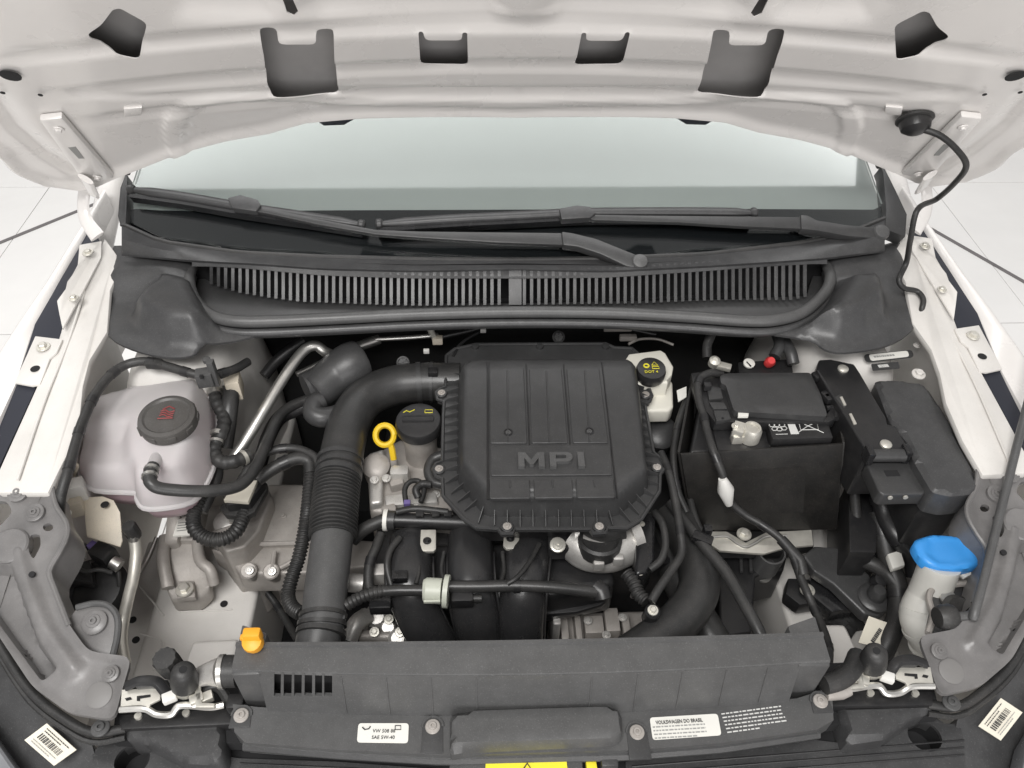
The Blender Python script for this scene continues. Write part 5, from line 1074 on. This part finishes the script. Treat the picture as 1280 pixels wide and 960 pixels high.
# ================================================================== BRAKE FLUID RESERVOIR
bf = T('brake_reservoir', 'cream brake fluid reservoir with black cap behind the filter box', 'reservoir', P(815, 490, .70))
B().prism([P(*q, .815) for q in ((780, 452), (786, 442), (826, 437), (832, 441), (842, 458), (840, 468), (834, 474), (836, 478), (780, 480))], (0, 0, -.05)).build('upper_tank', 'reservoir', bf, .005, 3)
B().prism([P(*q, .785) for q in ((786, 474), (836, 472), (841, 478), (842, 508), (837, 513), (790, 514))], (0, 0, -.03)).build('lower_tank', 'reservoir', bf, .005, 3)
bc = P(814, 462, .832); cpp = B().lathe([(.021, -.02), (.0235, -.016), (.0245, -.002), (.023, .004), (.006, .0045)], bc, (0, -.08, 1), 36).build('cap', 'plastic_black', bf, sharp=35)
for a, r in (((-.008, .004), .004),): B().tube([bc+Vector((a[0]+math.cos(t)*r, a[1]+math.sin(t)*r, .005)) for t in [k*math.pi/6 for k in range(13)]], .0014, 6).build('symbol', 'yellow_print', cpp)
B().tube([bc+Vector(v) for v in ((.001, .005, .005), (.006, .013, .005), (.011, .005, .005), (.001, .005, .005))], .0007, 5).build('symbol', 'yellow_print', cpp); B().tube([bc+Vector(v) for v in ((.001, -.003, .005), (.012, -.003, .005), (.012, .002, .005), (.001, .002, .005), (.001, -.003, .005))], .0007, 5).build('symbol', 'yellow_print', cpp)
text('DOT 4', 'yellow_print', cpp, bc+Vector((-.002, -.010, .0045)), (1, 0, 0), (0, 1, 0), .0075)
B().lathe([(.028, -.05), (.03, 0), (.022, .006)], P(826, 540, .73), (0, -.4, 1), 24).build('master_cylinder', 'plastic', bf)

# ================================================================== BATTERY
bt = T('battery', 'black car battery in a sleeve with terminal cover', 'battery', P(955, 640, .62))
tz_ = .80; A = {k: P(*v) for k, v in dict(fl=(850, 566, .815), fr=(1053, 553, .815), bl_=(872, 470, .815), br=(1030, 462, .815), FL=(866, 661, .655), FR=(1043, 660, .655)).items()}
fl_, fr2, FL, FR = A['fl'], A['fr'], A['FL'], A['FR']
def wallq(name, a, b, c, d, th, m):
    n = (b-a).cross(d-a).normalized(); return B().prism([a, b, c, d], -n*th).build(name, m, bt, .001)
wallq('sleeve_front', fl_, fr2, FR, FL, .004, 'battery_wrap')
bkl, bkr = P(868, 468, .815), P(1034, 460, .815); BL, BR = Vector((FL.x+.02, bkl.y, .655)), Vector((FR.x, bkr.y, .655))
wallq('sleeve_side', bkl, fl_+Vector((.0, .001, 0)), FL, BL, .004, 'battery_wrap'); wallq('sleeve_side', fr2, bkr, BR, FR, .004, 'battery_wrap')
bx0 = [P(*q, .808) for q in ((862, 566), (1040, 553), (1020, 470), (880, 476))]
B().prism(bx0, (0.0, 0, -.14)).build('case', 'plastic_black', bt, .006, 3)
B().prism([P(*q, .811) for q in ((898, 566), (962, 562), (955, 528), (890, 532))], (0, 0, -.006)).build('terminal_step', 'plastic_black', bt, .002)
lab = B().prism([P(*q, .826) for q in ((966, 549), (1042, 547), (1035, 527), (958, 527))], (0, 0, -.02)).build('lid', 'plastic_black', bt, .003)
def LB(u, v): return P(830+u*.1875, 430+v*.1875, .8266)
for c_ in ((720, 540), (752, 540), (786, 540), (738, 565), (770, 568), (800, 562)): B().tube([LB(c_[0]+20*math.cos(a), c_[1]+13*math.sin(a)) for a in [k*math.pi/3 for k in range(7)]], .0006, 5).build('hazard_symbol', 'print_white', lab)
B().prism([LB(*q) for q in ((820, 525), (868, 525), (900, 600), (846, 602))], (0, 0, .0004)).build('hazard_symbol', 'print_white', lab)
B().tube([LB(*q) for q in ((900, 530), (1020, 528), (1030, 570), (912, 572), (900, 530))], .0007, 5).build('hazard_symbol', 'print_white', lab); B().tube([LB(*q) for q in ((880, 600), (960, 545), (1000, 530))], .0006, 5).build('hazard_symbol', 'print_white', lab); B().tube([LB(*q) for q in ((925, 530), (1065, 592))], .0006, 5).build('hazard_symbol', 'print_white', lab); B().tube([LB(*q) for q in ((745, 602), (825, 600))], .0005, 5).build('hazard_symbol', 'print_white', lab)
tm = T('battery_terminal', 'bright clamped battery terminal in front of the terminal cover', 'terminal', P(935, 552, .80))
B().lathe([(.0155, -.004), (.0155, .016), (.0125, .022), (.010, .022), (.009, .019), (.002, .019)], P(937, 546, .816), (0, 0, 1), 28).build('post_clamp', 'zinc', tm); B().box(P(923, 537, .83), (.016, .022, .014), Matrix.Rotation(-.4, 3, 'Z')).build('clamp_ear', 'zinc', tm, .001); bolt(tm, P(920, 533, .837), .007, 'zinc')
B().box(P(921, 547, .818), (.016, .014, .016)).build('clamp_foot', 'zinc', tm, .001)
cv = T('terminal_cover', 'matt black fuse carrier and cover on top of the battery', 'battery cover', P(960, 510, .80))
def V(u, v): return (830+u*.1875, 430+v*.1875)
B().prism([P(*V(*q), .832) for q in ((180, 190), (300, 178), (400, 190), (470, 480), (1070, 480), (1120, 420), (1145, 430), (1145, 500), (1100, 520), (340, 520), (270, 430), (200, 300))], (0, 0, -.02)).build('carrier', 'plastic_black', cv, .003)
patch('lid', 'plastic', cv, round_poly(XY([V(*q) for q in ((372, 200), (420, 186), (980, 182), (1050, 330), (1090, 455), (1085, 475), (480, 440), (465, 425), (415, 265), (385, 255))], .846), .006, 3), lambda x, y, d: .843+.004*(1-np.exp(-d/.002)), res=.01, skirt=.826, sharp=50)
B().prism([P(*V(*q), .8405) for q in ((495, 456), (565, 458), (562, 482), (495, 482))], (0, 0, -.004)).build('paper_tag', 'label', cv)
for q in (((285, 275), (380, 290), (395, 360), (300, 370)), ((300, 385), (400, 385), (425, 430), (330, 435)), ((330, 440), (430, 440), (450, 500), (350, 512))): B().prism([P(*V(*a), .837) for a in q], (0, 0, -.01)).build('fuse_cell', 'plastic', cv, .002)
B().lathe([(.002, 0), (.002, .0006)], P(*V(392, 495), .8375), (0, 0, 1), 10).build('pin_hole', 'void', cv)
for q in ((1015, 220), (1090, 365), (1075, 350)): B().box(P(*V(*q), .835), (.012, .016, .012), Matrix.Rotation(.3, 3, 'Z')).build('catch', 'plastic_black', cv, .003)
B().tube(spline([P(*V(*q), .828) for q in ((1080, 430), (1130, 425), (1150, 450), (1145, 500))], 5), .005, 8).build('edge_loop', 'plastic_black', cv)
wc = hose('black battery lead looping over the terminal carrier and down the sleeve', ((902, 468, .835), (888, 466, .845), (875, 473, .845), (872, 486, .842), (875, 505, .838), (880, 520, .834), (884, 540, .83), (892, 565, .826), (902, 590, .81), (906, 605, .79), (912, 626, .755), (930, 643, .74), (952, 656, .735), (974, 672, .73), (990, 692, .72), (1000, 720, .70), (1012, 748, .68), (1026, 780, .68), (1036, 812, .70), (1032, 850, .72)), .0062, 'rubber', 'cable', name='battery_lead')
B().tube([P(903, 598, .805), P(907, 612, .785), P(911, 630, .755)], [.006, .0125, .006], 14).build('white_tape', 'white_plastic', wc); B().box(P(884, 483, .842), (.012, .010, .012)).build('tie', 'plastic_black', wc, .002)
B().tube([P(976, 674, .728), P(1000, 700, .715), P(1004, 718, .705)], .0085, 10).build('sheath', 'rubber', wc)
tg = T('battery_tag', 'small pale tag beside the battery sleeve', 'tag', P(852, 494, .78)); B().prism([P(*q, .80) for q in ((846, 488), (858, 483), (858, 496), (848, 502))], (0, 0, -.002)).build('card', 'label', tg)
# stuff behind the battery
pa = T('positive_terminal', 'black junction with round screw and red cap behind the battery', 'terminal', P(960, 460, .78))
B().prism([P(*q, .815) for q in ((922, 452), (990, 448), (992, 466), (924, 468))], (0, 0, -.03)).build('block', 'plastic_black', pa, .004); B().lathe([(.0095, 0), (.0095, .003), (.008, .004)], P(936, 455, .819), (0, -.2, 1), 24).build('screw', 'label', pa); B().box(P(936, 455, .8235), (.002, .012, .001), Matrix.Rotation(.4, 3, 'Z')).build('screw_slot', 'ink', pa)
B().lathe([(.008, -.01), (.009, .0), (.006, .006)], P(963, 452, .83), (0, -.5, 1), 16).build('red_cap', 'red', pa)
for a in (((968, 446, .83), (975, 430, .84), (968, 410, .84)), ((992, 455, .83), (988, 440, .84), (980, 425, .84))): pipe('boot', 'plastic', pa, a, .010, 12)
nt_ = T('earth_clamp', 'silver earth clamp on a black cable behind the battery', 'clamp', P(895, 460, .80))
B().lathe([(.009, -.008), (.009, .004), (.004, .008)], P(893, 452, .84), (0, -.3, 1), 16).build('nut', 'zinc', nt_); B().box(P(904, 458, .832), (.026, .014, .008), Matrix.Rotation(-.4, 3, 'Z')).build('lug', 'zinc', nt_, .002); pipe('cable', 'rubber', nt_, ((884, 448, .83), (884, 432, .84), (890, 415, .85), (892, 402, .85)), .008, 10)
bolt(nt_, P(892, 409, .858), .010, 'zinc', (0, -.6, 1))

# ================================================================== BATTERY TRAY
tr2 = T('battery_tray', 'black battery tray with silver clamping strip and bolt', 'battery tray', P(950, 690, .56))
B().prism([P(*q, .642) for q in ((878, 664), (1016, 660), (1018, 682), (985, 690), (896, 690))], (0, 0, -.02)).build('base', 'plastic_black', tr2, .003)
clp = B().prism([P(*q, .655) for q in ((884, 664), (908, 664), (922, 672), (932, 678), (944, 672), (958, 665), (1015, 662), (1017, 681), (984, 684), (955, 692), (900, 688), (887, 680))], (0, 0, -.006)).build('clamp_strip', 'zinc', tr2, .0015)
B().tube(spline([P(*q, .657) for q in ((887, 672), (908, 671), (922, 680), (932, 684), (944, 679), (958, 671), (984, 670))], 5), .0025, 8).build('strip_bead', 'steel', clp); bolt(tr2, P(930, 668, .66), .012, 'zinc')
B().prism([P(*q, .60) for q in ((897, 690), (985, 690), (980, 712), (945, 720), (940, 790), (900, 796), (898, 720))], (0, 0, -.09)).build('support', 'plastic_black', tr2, .005, 3)
for x in (926, 938): B().tube([P(x, 694, .607), P(x+1, 715, .607)], .003, 8).build('web', 'plastic', tr2)
rc_ = P(965, 690, .645); B().lathe([(.022, -.05), (.022, .0), (.019, .0), (.018, -.045), (.001, -.046)], rc_, (0, -.1, 1), 32, caps=False).build('cup', 'plastic_dusty', tr2)
B().lathe([(.016, -.006), (.016, 0)], rc_-Vector((0, 0, .06)), (0, -.2, 1), 24).build('cup_ring', 'steel', tr2)
B().lathe([(.026, -.03), (.026, 0), (.022, .004), (.014, .0045), (.012, -.004), (.001, -.005)], P(917, 768, .53), (0, -.1, 1), 28).build('bush', 'plastic', tr2)
ar = T('tray_arm', 'broad black support arm ending in a round rubber mount', 'support arm', P(1060, 720, .58))
B().prism([P(*q) for q in ((1003, 694, .645), (1018, 682, .645), (1046, 684, .645), (1070, 700, .64), (1090, 722, .632), (1112, 738, .625), (1114, 756, .62), (1100, 771, .62), (1080, 768, .62), (1062, 750, .625), (1042, 730, .632), (1018, 714, .64))], (0, 0, -.022)).build('arm', 'plastic', ar, .005, 3)
B().lathe([(.026, -.01), (.026, .006), (.021, .010), (.014, .010), (.013, .022), (.009, .028), (.003, .029)], P(1092, 748, .622), (0, -.05, 1), 28).build('mount', 'plastic', ar, sharp=45)
B().lathe([(.012, 0), (.010, .012), (.004, .014)], P(1096, 728, .64), (.2, -.2, 1), 16).build('bush', 'plastic_black', ar); B().prism([P(*q, .60) for q in ((1014, 716), (1050, 735), (1070, 760), (1040, 765), (1010, 740))], (0, 0, -.03)).build('lower_arm', 'gloss_black', ar, .004)
bolt(ar, P(1009, 738, .60), .012, 'zinc'); B().prism([P(*q, .592) for q in ((985, 722), (1024, 724), (1030, 752), (1000, 756), (982, 742))], (0, 0, -.03)).build('rusty_foot', 'plastic_black', ar, .004)
pl = T('part_label', 'tilted paper part label with blurred print on the black harness', 'label', P(1092, 792, .62))
q4 = [P(1086, 770, .635), P(1122, 783, .635), P(1108, 812, .625), P(1073, 803, .625)]; n_ = (q4[1]-q4[0]).cross(q4[3]-q4[0]).normalized(); n_ = n_ if n_.z > 0 else -n_
B().prism(q4, -n_*.001).build('paper', 'label_beige', pl); cc = sum(q4, Vector())/4
dashes('ink', pl, cc+n_*.0005, q4[0]-q4[3]+(q4[1]-q4[0])*.2, -(q4[1]-q4[0]), .034, .011, 1, 6, 1.2)['kind'] = 'stuff'; dashes('ink_grey', pl, cc+(q4[1]-cc)*.0+(q4[1]-q4[0])*.3+n_*.0005, q4[0]-q4[3], -(q4[1]-q4[0]), .024, .006, 2, 3)['kind'] = 'stuff'
hose('thick black harness trunk beside the washer filler neck', ((1098, 640, .70), (1104, 672, .68), (1112, 705, .66), (1122, 735, .645), (1122, 770, .63), (1110, 800, .62), (1096, 830, .60)), .016, 'rubber', 'harness', name='wiring_harness', seg=14)
hose('black harness branch joining the trunk below the fuse box', ((1078, 700, .66), (1092, 706, .66), (1108, 716, .655), (1120, 730, .65)), .012, 'rubber', 'harness', name='wiring_harness')
tp = T('harness_tape', 'white tape wrap around the black harness branch', 'tape', P(1120, 702, .66)); B().prism([P(*q, .690) for q in ((1109, 692), (1126, 687), (1132, 706), (1116, 711))], (0, 0, -.012)).build('wrap', 'label', tp, .003)
hose('black corrugated harness dropping from the relay holder', ((1095, 600, .74), (1105, 640, .71), (1120, 670, .70), (1140, 695, .68), (1145, 720, .66)), .015, 'plastic_black', 'harness', name='wiring_harness')
dk = T('relay_bracket', 'black plastic holder wall below the relay cover', 'bracket', P(1080, 640, .55))
B().prism([P(*q, .70) for q in ((1060, 600), (1098, 618), (1096, 690), (1062, 690))], (0, 0, -.12)).build('wall', 'plastic_black', dk, .004); B().prism([P(*q, .66) for q in ((1052, 640), (1086, 672), (1102, 700), (1060, 700))], (0, 0, -.08)).build('lower_wall', 'gloss_black', dk, .004)

# ================================================================== RELAY COVER AND FUSE BOX
rl = T('relay_cover', 'long narrow black control unit cover beside the battery', 'control unit', P(1080, 540, .66))
def K(u, v): return (1000+u*.25, 430+v*.25)
B().prism([P(*K(*q), .845) for q in ((95, 76), (155, 74), (272, 98), (300, 140), (432, 366), (440, 400), (478, 404), (546, 520), (530, 545), (340, 545), (218, 345), (150, 238), (82, 128))], (0, 0, -.10)).build('cover', 'plastic_black', rl, .004, 3)
for q in ((214, 127), (428, 505)): B().lathe([(.0085, 0), (.0085, .003), (.006, .005), (.002, .0055)], P(*K(*q), .845), (0, 0, 1), 20).build('rivet', 'zinc', rl)
B().prism([P(*K(*q), .846) for q in ((172, 262), (205, 244), (240, 300), (222, 322))], (0, 0, -.02)).build('side_clip', 'plastic', rl, .003)
for q in (((200, 264), (212, 262), (232, 304), (220, 306)), ((246, 348), (258, 346), (284, 398), (270, 402))): B().prism([P(*K(*a), .8475) for a in q], (0, 0, -.002)).build('chrome_strip', 'zinc', rl)
B().prism([P(*K(*q), .80) for q in ((224, 392), (238, 396), (256, 440), (244, 446))], (0, 0, -.02)).build('side_tab', 'plastic_dusty', rl, .002)
B().tube([P(*K(342, 556), .838), P(*K(520, 556), .838)], .010, 12).build('hinge_roll', 'plastic', rl)
for q in ((342, 556), (526, 548)): B().box(P(*K(*q), .838), (.010, .02, .024)).build('hinge_lug', 'gloss_black', rl, .002)
B().prism([P(*K(*q), .825) for q in ((330, 590), (560, 588), (580, 620), (632, 730), (620, 748), (415, 752), (395, 738))], (0, 0, -.026)).build('lower_cover', 'plastic', rl, .004, 3)
B().prism([P(*K(*q), .8258) for q in ((420, 632), (486, 630), (502, 658), (434, 660))], (0, 0, -.002)).build('square_hole', 'void', rl)
for q in ((402, 745), (612, 740)): B().box(P(*K(*q), .81), (.014, .014, .024)).build('corner_lug', 'gloss_black', rl, .002)
for q in ((450, 766), (526, 764)): B().lathe([(.0035, 0), (.0035, .002)], PY(*K(*q), P(*K(520, 752), .82).y-.004), (0, -1, 0), 12).build('rivet', 'zinc', rl)
B().tube([P(*K(620, 760), .80), P(*K(690, 825), .775)], .011, 14).build('latch_arm', 'plastic', rl); B().lathe([(.006, 0), (.006, .01)], P(*K(610, 842), .77), (0, -.8, 1), 14).build('white_button', 'white_plastic', rl)
B().tube([P(*K(690, 830), .77), P(*K(660, 885), .75)], .012, 12).build('latch_boot', 'plastic_black', rl)
fb = T('fuse_box', 'smooth dark gray fuse box lid beside the white wing', 'fuse box', P(1150, 560, .66))
fpx = [K(*q) for q in ((368, 200), (395, 192), (580, 204), (636, 238), (740, 400), (882, 706), (884, 738), (868, 758), (745, 772), (655, 752), (560, 590), (545, 520), (440, 395))]
sl_ = lambda x, y, d: .8385+.0055*(1-np.exp(-d/.0016))
patch('lid', 'plastic_cowl', fb, round_poly(XY(fpx, .835), .006, 3), sl_, res=.006, skirt=.795, sharp=28)
cx0 = P(*K(610, 480), .80); lowp = [Vector((cx0.x+(q[0]-cx0.x)*.95, cx0.y+(q[1]-cx0.y)*.95, .79)) for q in XY(fpx, .835)]
B().prism(lowp, (0, 0, -.10)).build('box', 'plastic_black', fb, .004)
B().tube([P(*K(660, 775), .79), P(*K(735, 798), .785), P(*K(800, 796), .785)], .003, 8).build('lid_edge', 'plastic_dusty', fb); B().box(P(*K(732, 782), .80), (.014, .006, .006)).build('catch', 'white_plastic', fb, .001)
B().prism([P(*K(*q), .83) for q in ((430, 182), (500, 184), (505, 196), (440, 194))], (0, 0, -.01)).build('rear_catch', 'plastic_black', fb, .002)
# VIN plates on the strut tower
def stick(px, z, txt, size, nm, lab):
    v = T('body_sticker', lab, 'sticker', P(*px[0], z-.01)); pts = [P(*q, z) for q in px]; o2 = [Vector((*q, z)) for q in round_poly([p.xy for p in pts], .009 if nm == 1 else .002, 5)]
    B().prism(o2, (0, 0, -.0012)).build('plate', 'plastic', v); c_ = sum(pts, Vector())/4
    if nm == 1: B().prism([Vector((*q, z+.0005)) for q in round_poly([(c_+(p-c_)*.8).xy for p in pts], .005, 4)], (0, 0, -.0006)).build('window', 'label', v)
    dashes('ink_grey' if nm == 1 else 'print_white', v, c_+Vector((0, 0, .0006)), pts[1]-pts[0], (0, 1, 0), (pts[1]-pts[0]).length*(.62 if nm == 1 else .55), size*1.4, 1, 12, 1.3)['kind'] = 'stuff'
stick(((1079, 443), (1140, 437), (1143, 446), (1083, 453)), .850, '', .0048, 1, 'black oval framed number sticker on the white strut tower')
stick(((1089, 455), (1123, 452), (1125, 460), (1091, 463)), .850, '', .0085, 2, 'small black rectangular sticker under the oval number sticker')
bolt(body, P(1148, 468, .842), .011, 'paint_inner', (0, -.1, 1)); bolt(body, P(1146, 432, .842), .006, 'paint_inner')

# ================================================================== WASHER FILLER
wf = T('washer_filler', 'translucent washer filler neck with bright blue cap', 'washer filler', P(1165, 790, .60))
wz = .795
bo = round_poly(XY([(1060+u*.1876, 560+v*.1876) for u, v in ((450, 605), (560, 568), (720, 578), (800, 600), (850, 665), (893, 765), (840, 785), (790, 795), (720, 800), (600, 792), (520, 760), (470, 700), (440, 640))], wz), .008, 3)
wp_ = XY([(1060+u*.1876, 560+v*.1876) for u, v in ((540, 605), (640, 590), (740, 600), (790, 640), (835, 740), (720, 775), (610, 765), (530, 700))], wz)
def wzf(x, y, d):
    ins = inside(wp_, x, y); dd = pdist(wp_, x, y)*np.where(ins, 1, -1); return wz-.004+.004*(1-np.exp(-d/.002))-.0035/(1+np.exp(-dd/.002))
wcap = patch('cap', 'blue', wf, bo, wzf, res=.004, skirt=wz-.018, sharp=50)
pipe('neck', 'neck', wf, ((1175, 705, .78, 1.0), (1168, 725, .755, 1.0), (1160, 745, .73, 1.02), (1152, 768, .71, 1.1), (1158, 790, .69, 1.05), (1170, 815, .66, .9), (1185, 840, .63, .9)), .027, 24, 8)
for a, c in (((1154, 762, .716), (1153, 768, .711)), ((1155, 782, .697), (1157, 787, .692)), ((1163, 801, .678), (1165, 805, .673))): B().tube([P(*a), P(*c)], .0305, 24).build('bellow_ring', 'neck', wf)
B().prism([P(*q, .775) for q in ((1200, 716), (1218, 708), (1222, 714), (1206, 722))], (0, 0, -.006)).build('hinge_tab', 'white_plastic', wf, .001); B().box(P(1226, 707, .785), (.010, .012, .012)).build('hinge', 'plastic_black', wf, .002)
wr = T('pipe_clamp_mount', 'dusty dark metal clamp mount beside the washer neck', 'clamp', P(1190, 760, .68))
B().prism([P(*q, .755) for q in ((1160, 742), (1166, 732), (1200, 728), (1226, 726), (1228, 745), (1214, 770), (1200, 795), (1168, 798), (1160, 780), (1164, 762))], (0, 0, -.012)).build('plate', 'plastic', wr, .004)
B().tube(spline([P(*q, .762) for q in ((1160, 792), (1166, 770), (1161, 748), (1168, 735), (1190, 731), (1222, 728))], 6), .0045, 8).build('rim', 'cast', wr)
B().lathe([(.02, -.004), (.022, .004), (.016, .010), (.012, .008), (.004, .008)], P(1197, 764, .76), (0, -.2, 1), 26).build('bush', 'rubber', wr); B().lathe([(.012, 0), (.012, .003)], P(1186, 750, .758), (0, -.2, 1), 16).build('washer', 'steel', wr)

# ================================================================== FIREWALL FITTINGS
fw = T('firewall_line', 'thin black cable run clipped along the dark firewall', 'cable', (0, .71, .80))
pipe('cable', 'plastic_black', fw, ((540, 424, .80), (580, 415, .805), (620, 407, .81), (700, 405, .81), (760, 407, .81), (820, 418, .80)), .004, 8); pipe('pipe', 'steel', fw, ((470, 424, .79), (510, 422, .79), (548, 419, .79)), .0045, 8); pipe('pale_wire', 'cast', fw, ((786, 430, .80), (800, 424, .80), (822, 424, .80), (842, 431, .80)), .0025, 8)
pipe('branch', 'plastic_black', fw, ((566, 446, .80), (578, 428, .80), (604, 412, .805)), .003, 8)
B().box(P(604, 413, .81), (.010, .006, .008)).build('white_clip', 'white_plastic', fw, .001); B().box(P(533, 439, .79), (.010, .006, .008)).build('white_clip', 'white_plastic', fw, .001); B().box(P(772, 409, .815), (.05, .012, .012)).build('grey_clip', 'cast', fw, .002); B().box(P(785, 422, .805), (.03, .010, .010)).build('grey_clip', 'cast', fw, .002); B().box(P(656, 402, .82), (.02, .008, .006)).build('grey_clip', 'cast', fw, .001)
bk = T('firewall_stud', 'tan stud bracket hanging on the firewall left of the filter box', 'stud', P(544, 425, .78)); B().tube([P(536, 408, .83), P(544, 424, .80)], .0055, 10).build('stud', 'zinc', bk); B().box(P(547, 425, .80), (.018, .012, .014)).build('block', 'bare', bk, .002); B().lathe([(.008, 0), (.008, .006)], P(536, 406, .832), (0, -.4, 1), 12).build('head', 'zinc', bk)
for q, lab in (((504, 453), 'round gray grommet above the intake elbow'), ((698, 421), 'round gray grommet behind the filter box'), ((517, 403), 'pale round grommet just below the cowl seal')):
    g_ = T('firewall_grommet', lab, 'grommet', P(*q, .785)); B().lathe([(.011, 0), (.011, .004), (.009, .005), (.007, .003), (.002, .003)], P(*q, .795), (0, -.8, .6), 20).build('ring', 'plastic_dusty', g_)
    for k in range(3): B().box(P(*q, .7985), (.016, .002, .003), Vector((0, 0, 1)).rotation_difference(Vector((0, -.8, .6))).to_matrix() @ Matrix.Rotation(k*1.05, 3, 'Z')).build('spoke', 'plastic_dusty', g_)

# ================================================================== SMALL CLUTTER IN THE BAY
for q, z, sz in (((705, 784), .585, (.012, .05, .02)), ((722, 786), .585, (.010, .05, .026)), ((742, 784), .585, (.030, .03, .02)), ((764, 780), .585, (.022, .04, .03)), ((782, 786), .585, (.012, .04, .022))): B().box(P(*q, z), sz).build('cast_rib', 'cast', en, .003)
for q in ((735, 776), (758, 794), (778, 772)): bolt(en, P(*q, .60), .007, 'alu')
for q, z in (((452, 776), .64), ((468, 790), .63), ((486, 774), .635), ((500, 790), .63)): bolt(en, P(*q, z), .0075, 'zinc', (0, -.3, 1))
for a in (((520, 690, .745), (524, 712, .744), (520, 730, .742)), ((555, 690, .742), (552, 712, .742), (556, 728, .745)), ((628, 690, .742), (630, 712, .742), (626, 728, .745))): pipe('runner_wire', 'rubber', im, a, .003, 8)
hose('pair of thin black wires draped over the gearbox beside the bellows', ((404, 640, .70), (396, 668, .69), (392, 700, .68), (398, 728, .68), (410, 742, .69)), .0036, 'rubber', 'wire', name='wire')
hose('black cable passing low between the white rail and the intake pipe', ((330, 735, .52), (345, 755, .51), (360, 780, .51), (372, 800, .52)), .006, 'rubber', 'cable', name='cable')
hose('thin black wire over the horn cluster toward the service pipe', ((92, 706, .70), (106, 714, .70), (124, 712, .70), (140, 716, .69)), .003, 'rubber', 'wire', name='wire')
hose('looped black vent tube beside the throttle motor', ((818, 640, .76), (828, 655, .765), (832, 680, .76), (826, 700, .755), (812, 712, .75)), .0055, 'hose', 'tube', name='vent_tube')
hose('dark wiring bundle along the far side of the battery sleeve', ((1058, 520, .80), (1062, 560, .78), (1066, 600, .74), (1070, 640, .70), (1072, 690, .66)), .008, 'rubber', 'harness', name='wiring_harness')
hose('slim cable hugging the near side of the battery sleeve', ((858, 500, .79), (848, 530, .78), (842, 570, .77), (846, 610, .75), (858, 640, .73)), .006, 'rubber', 'cable', name='cable')
hose('black heater pipe rising to the firewall behind the resonator', ((330, 470, .74), (345, 452, .75), (362, 438, .76), (380, 425, .77)), .010, 'plastic_black', 'pipe', name='black_pipe')

fo_ = T('foam_pad', 'ragged black foam scrap lying on the white rail below the tray arm', 'foam', P(1055, 775, .545))
rn = random.Random(3); cpt = P(1056, 776, .556)
ring = [(cpt.x+math.cos(a)*(.030+rn.uniform(-.008, .008)), cpt.y+math.sin(a)*(.022+rn.uniform(-.006, .006))) for a in [k*math.pi/11 for k in range(22)]]
patch('pad', 'insulation', fo_, ring, lambda x, y, d: .556+.012*(1-np.exp(-d/.006))+.003*np.sin(x*400)*np.cos(y*380), res=.005, skirt=.545)

for pts in (((176, 792, .5465), (196, 798, .5465), (204, 806, .5465), (192, 838, .5465)), ((150, 705, .5465), (185, 745, .5465), (205, 770, .5465)), ((225, 765, .5465), (290, 762, .5465))):
    B().tube(spline([P(*q) for q in pts], 5), .0016, 6).build('panel_seam', 'paint_inner', body)
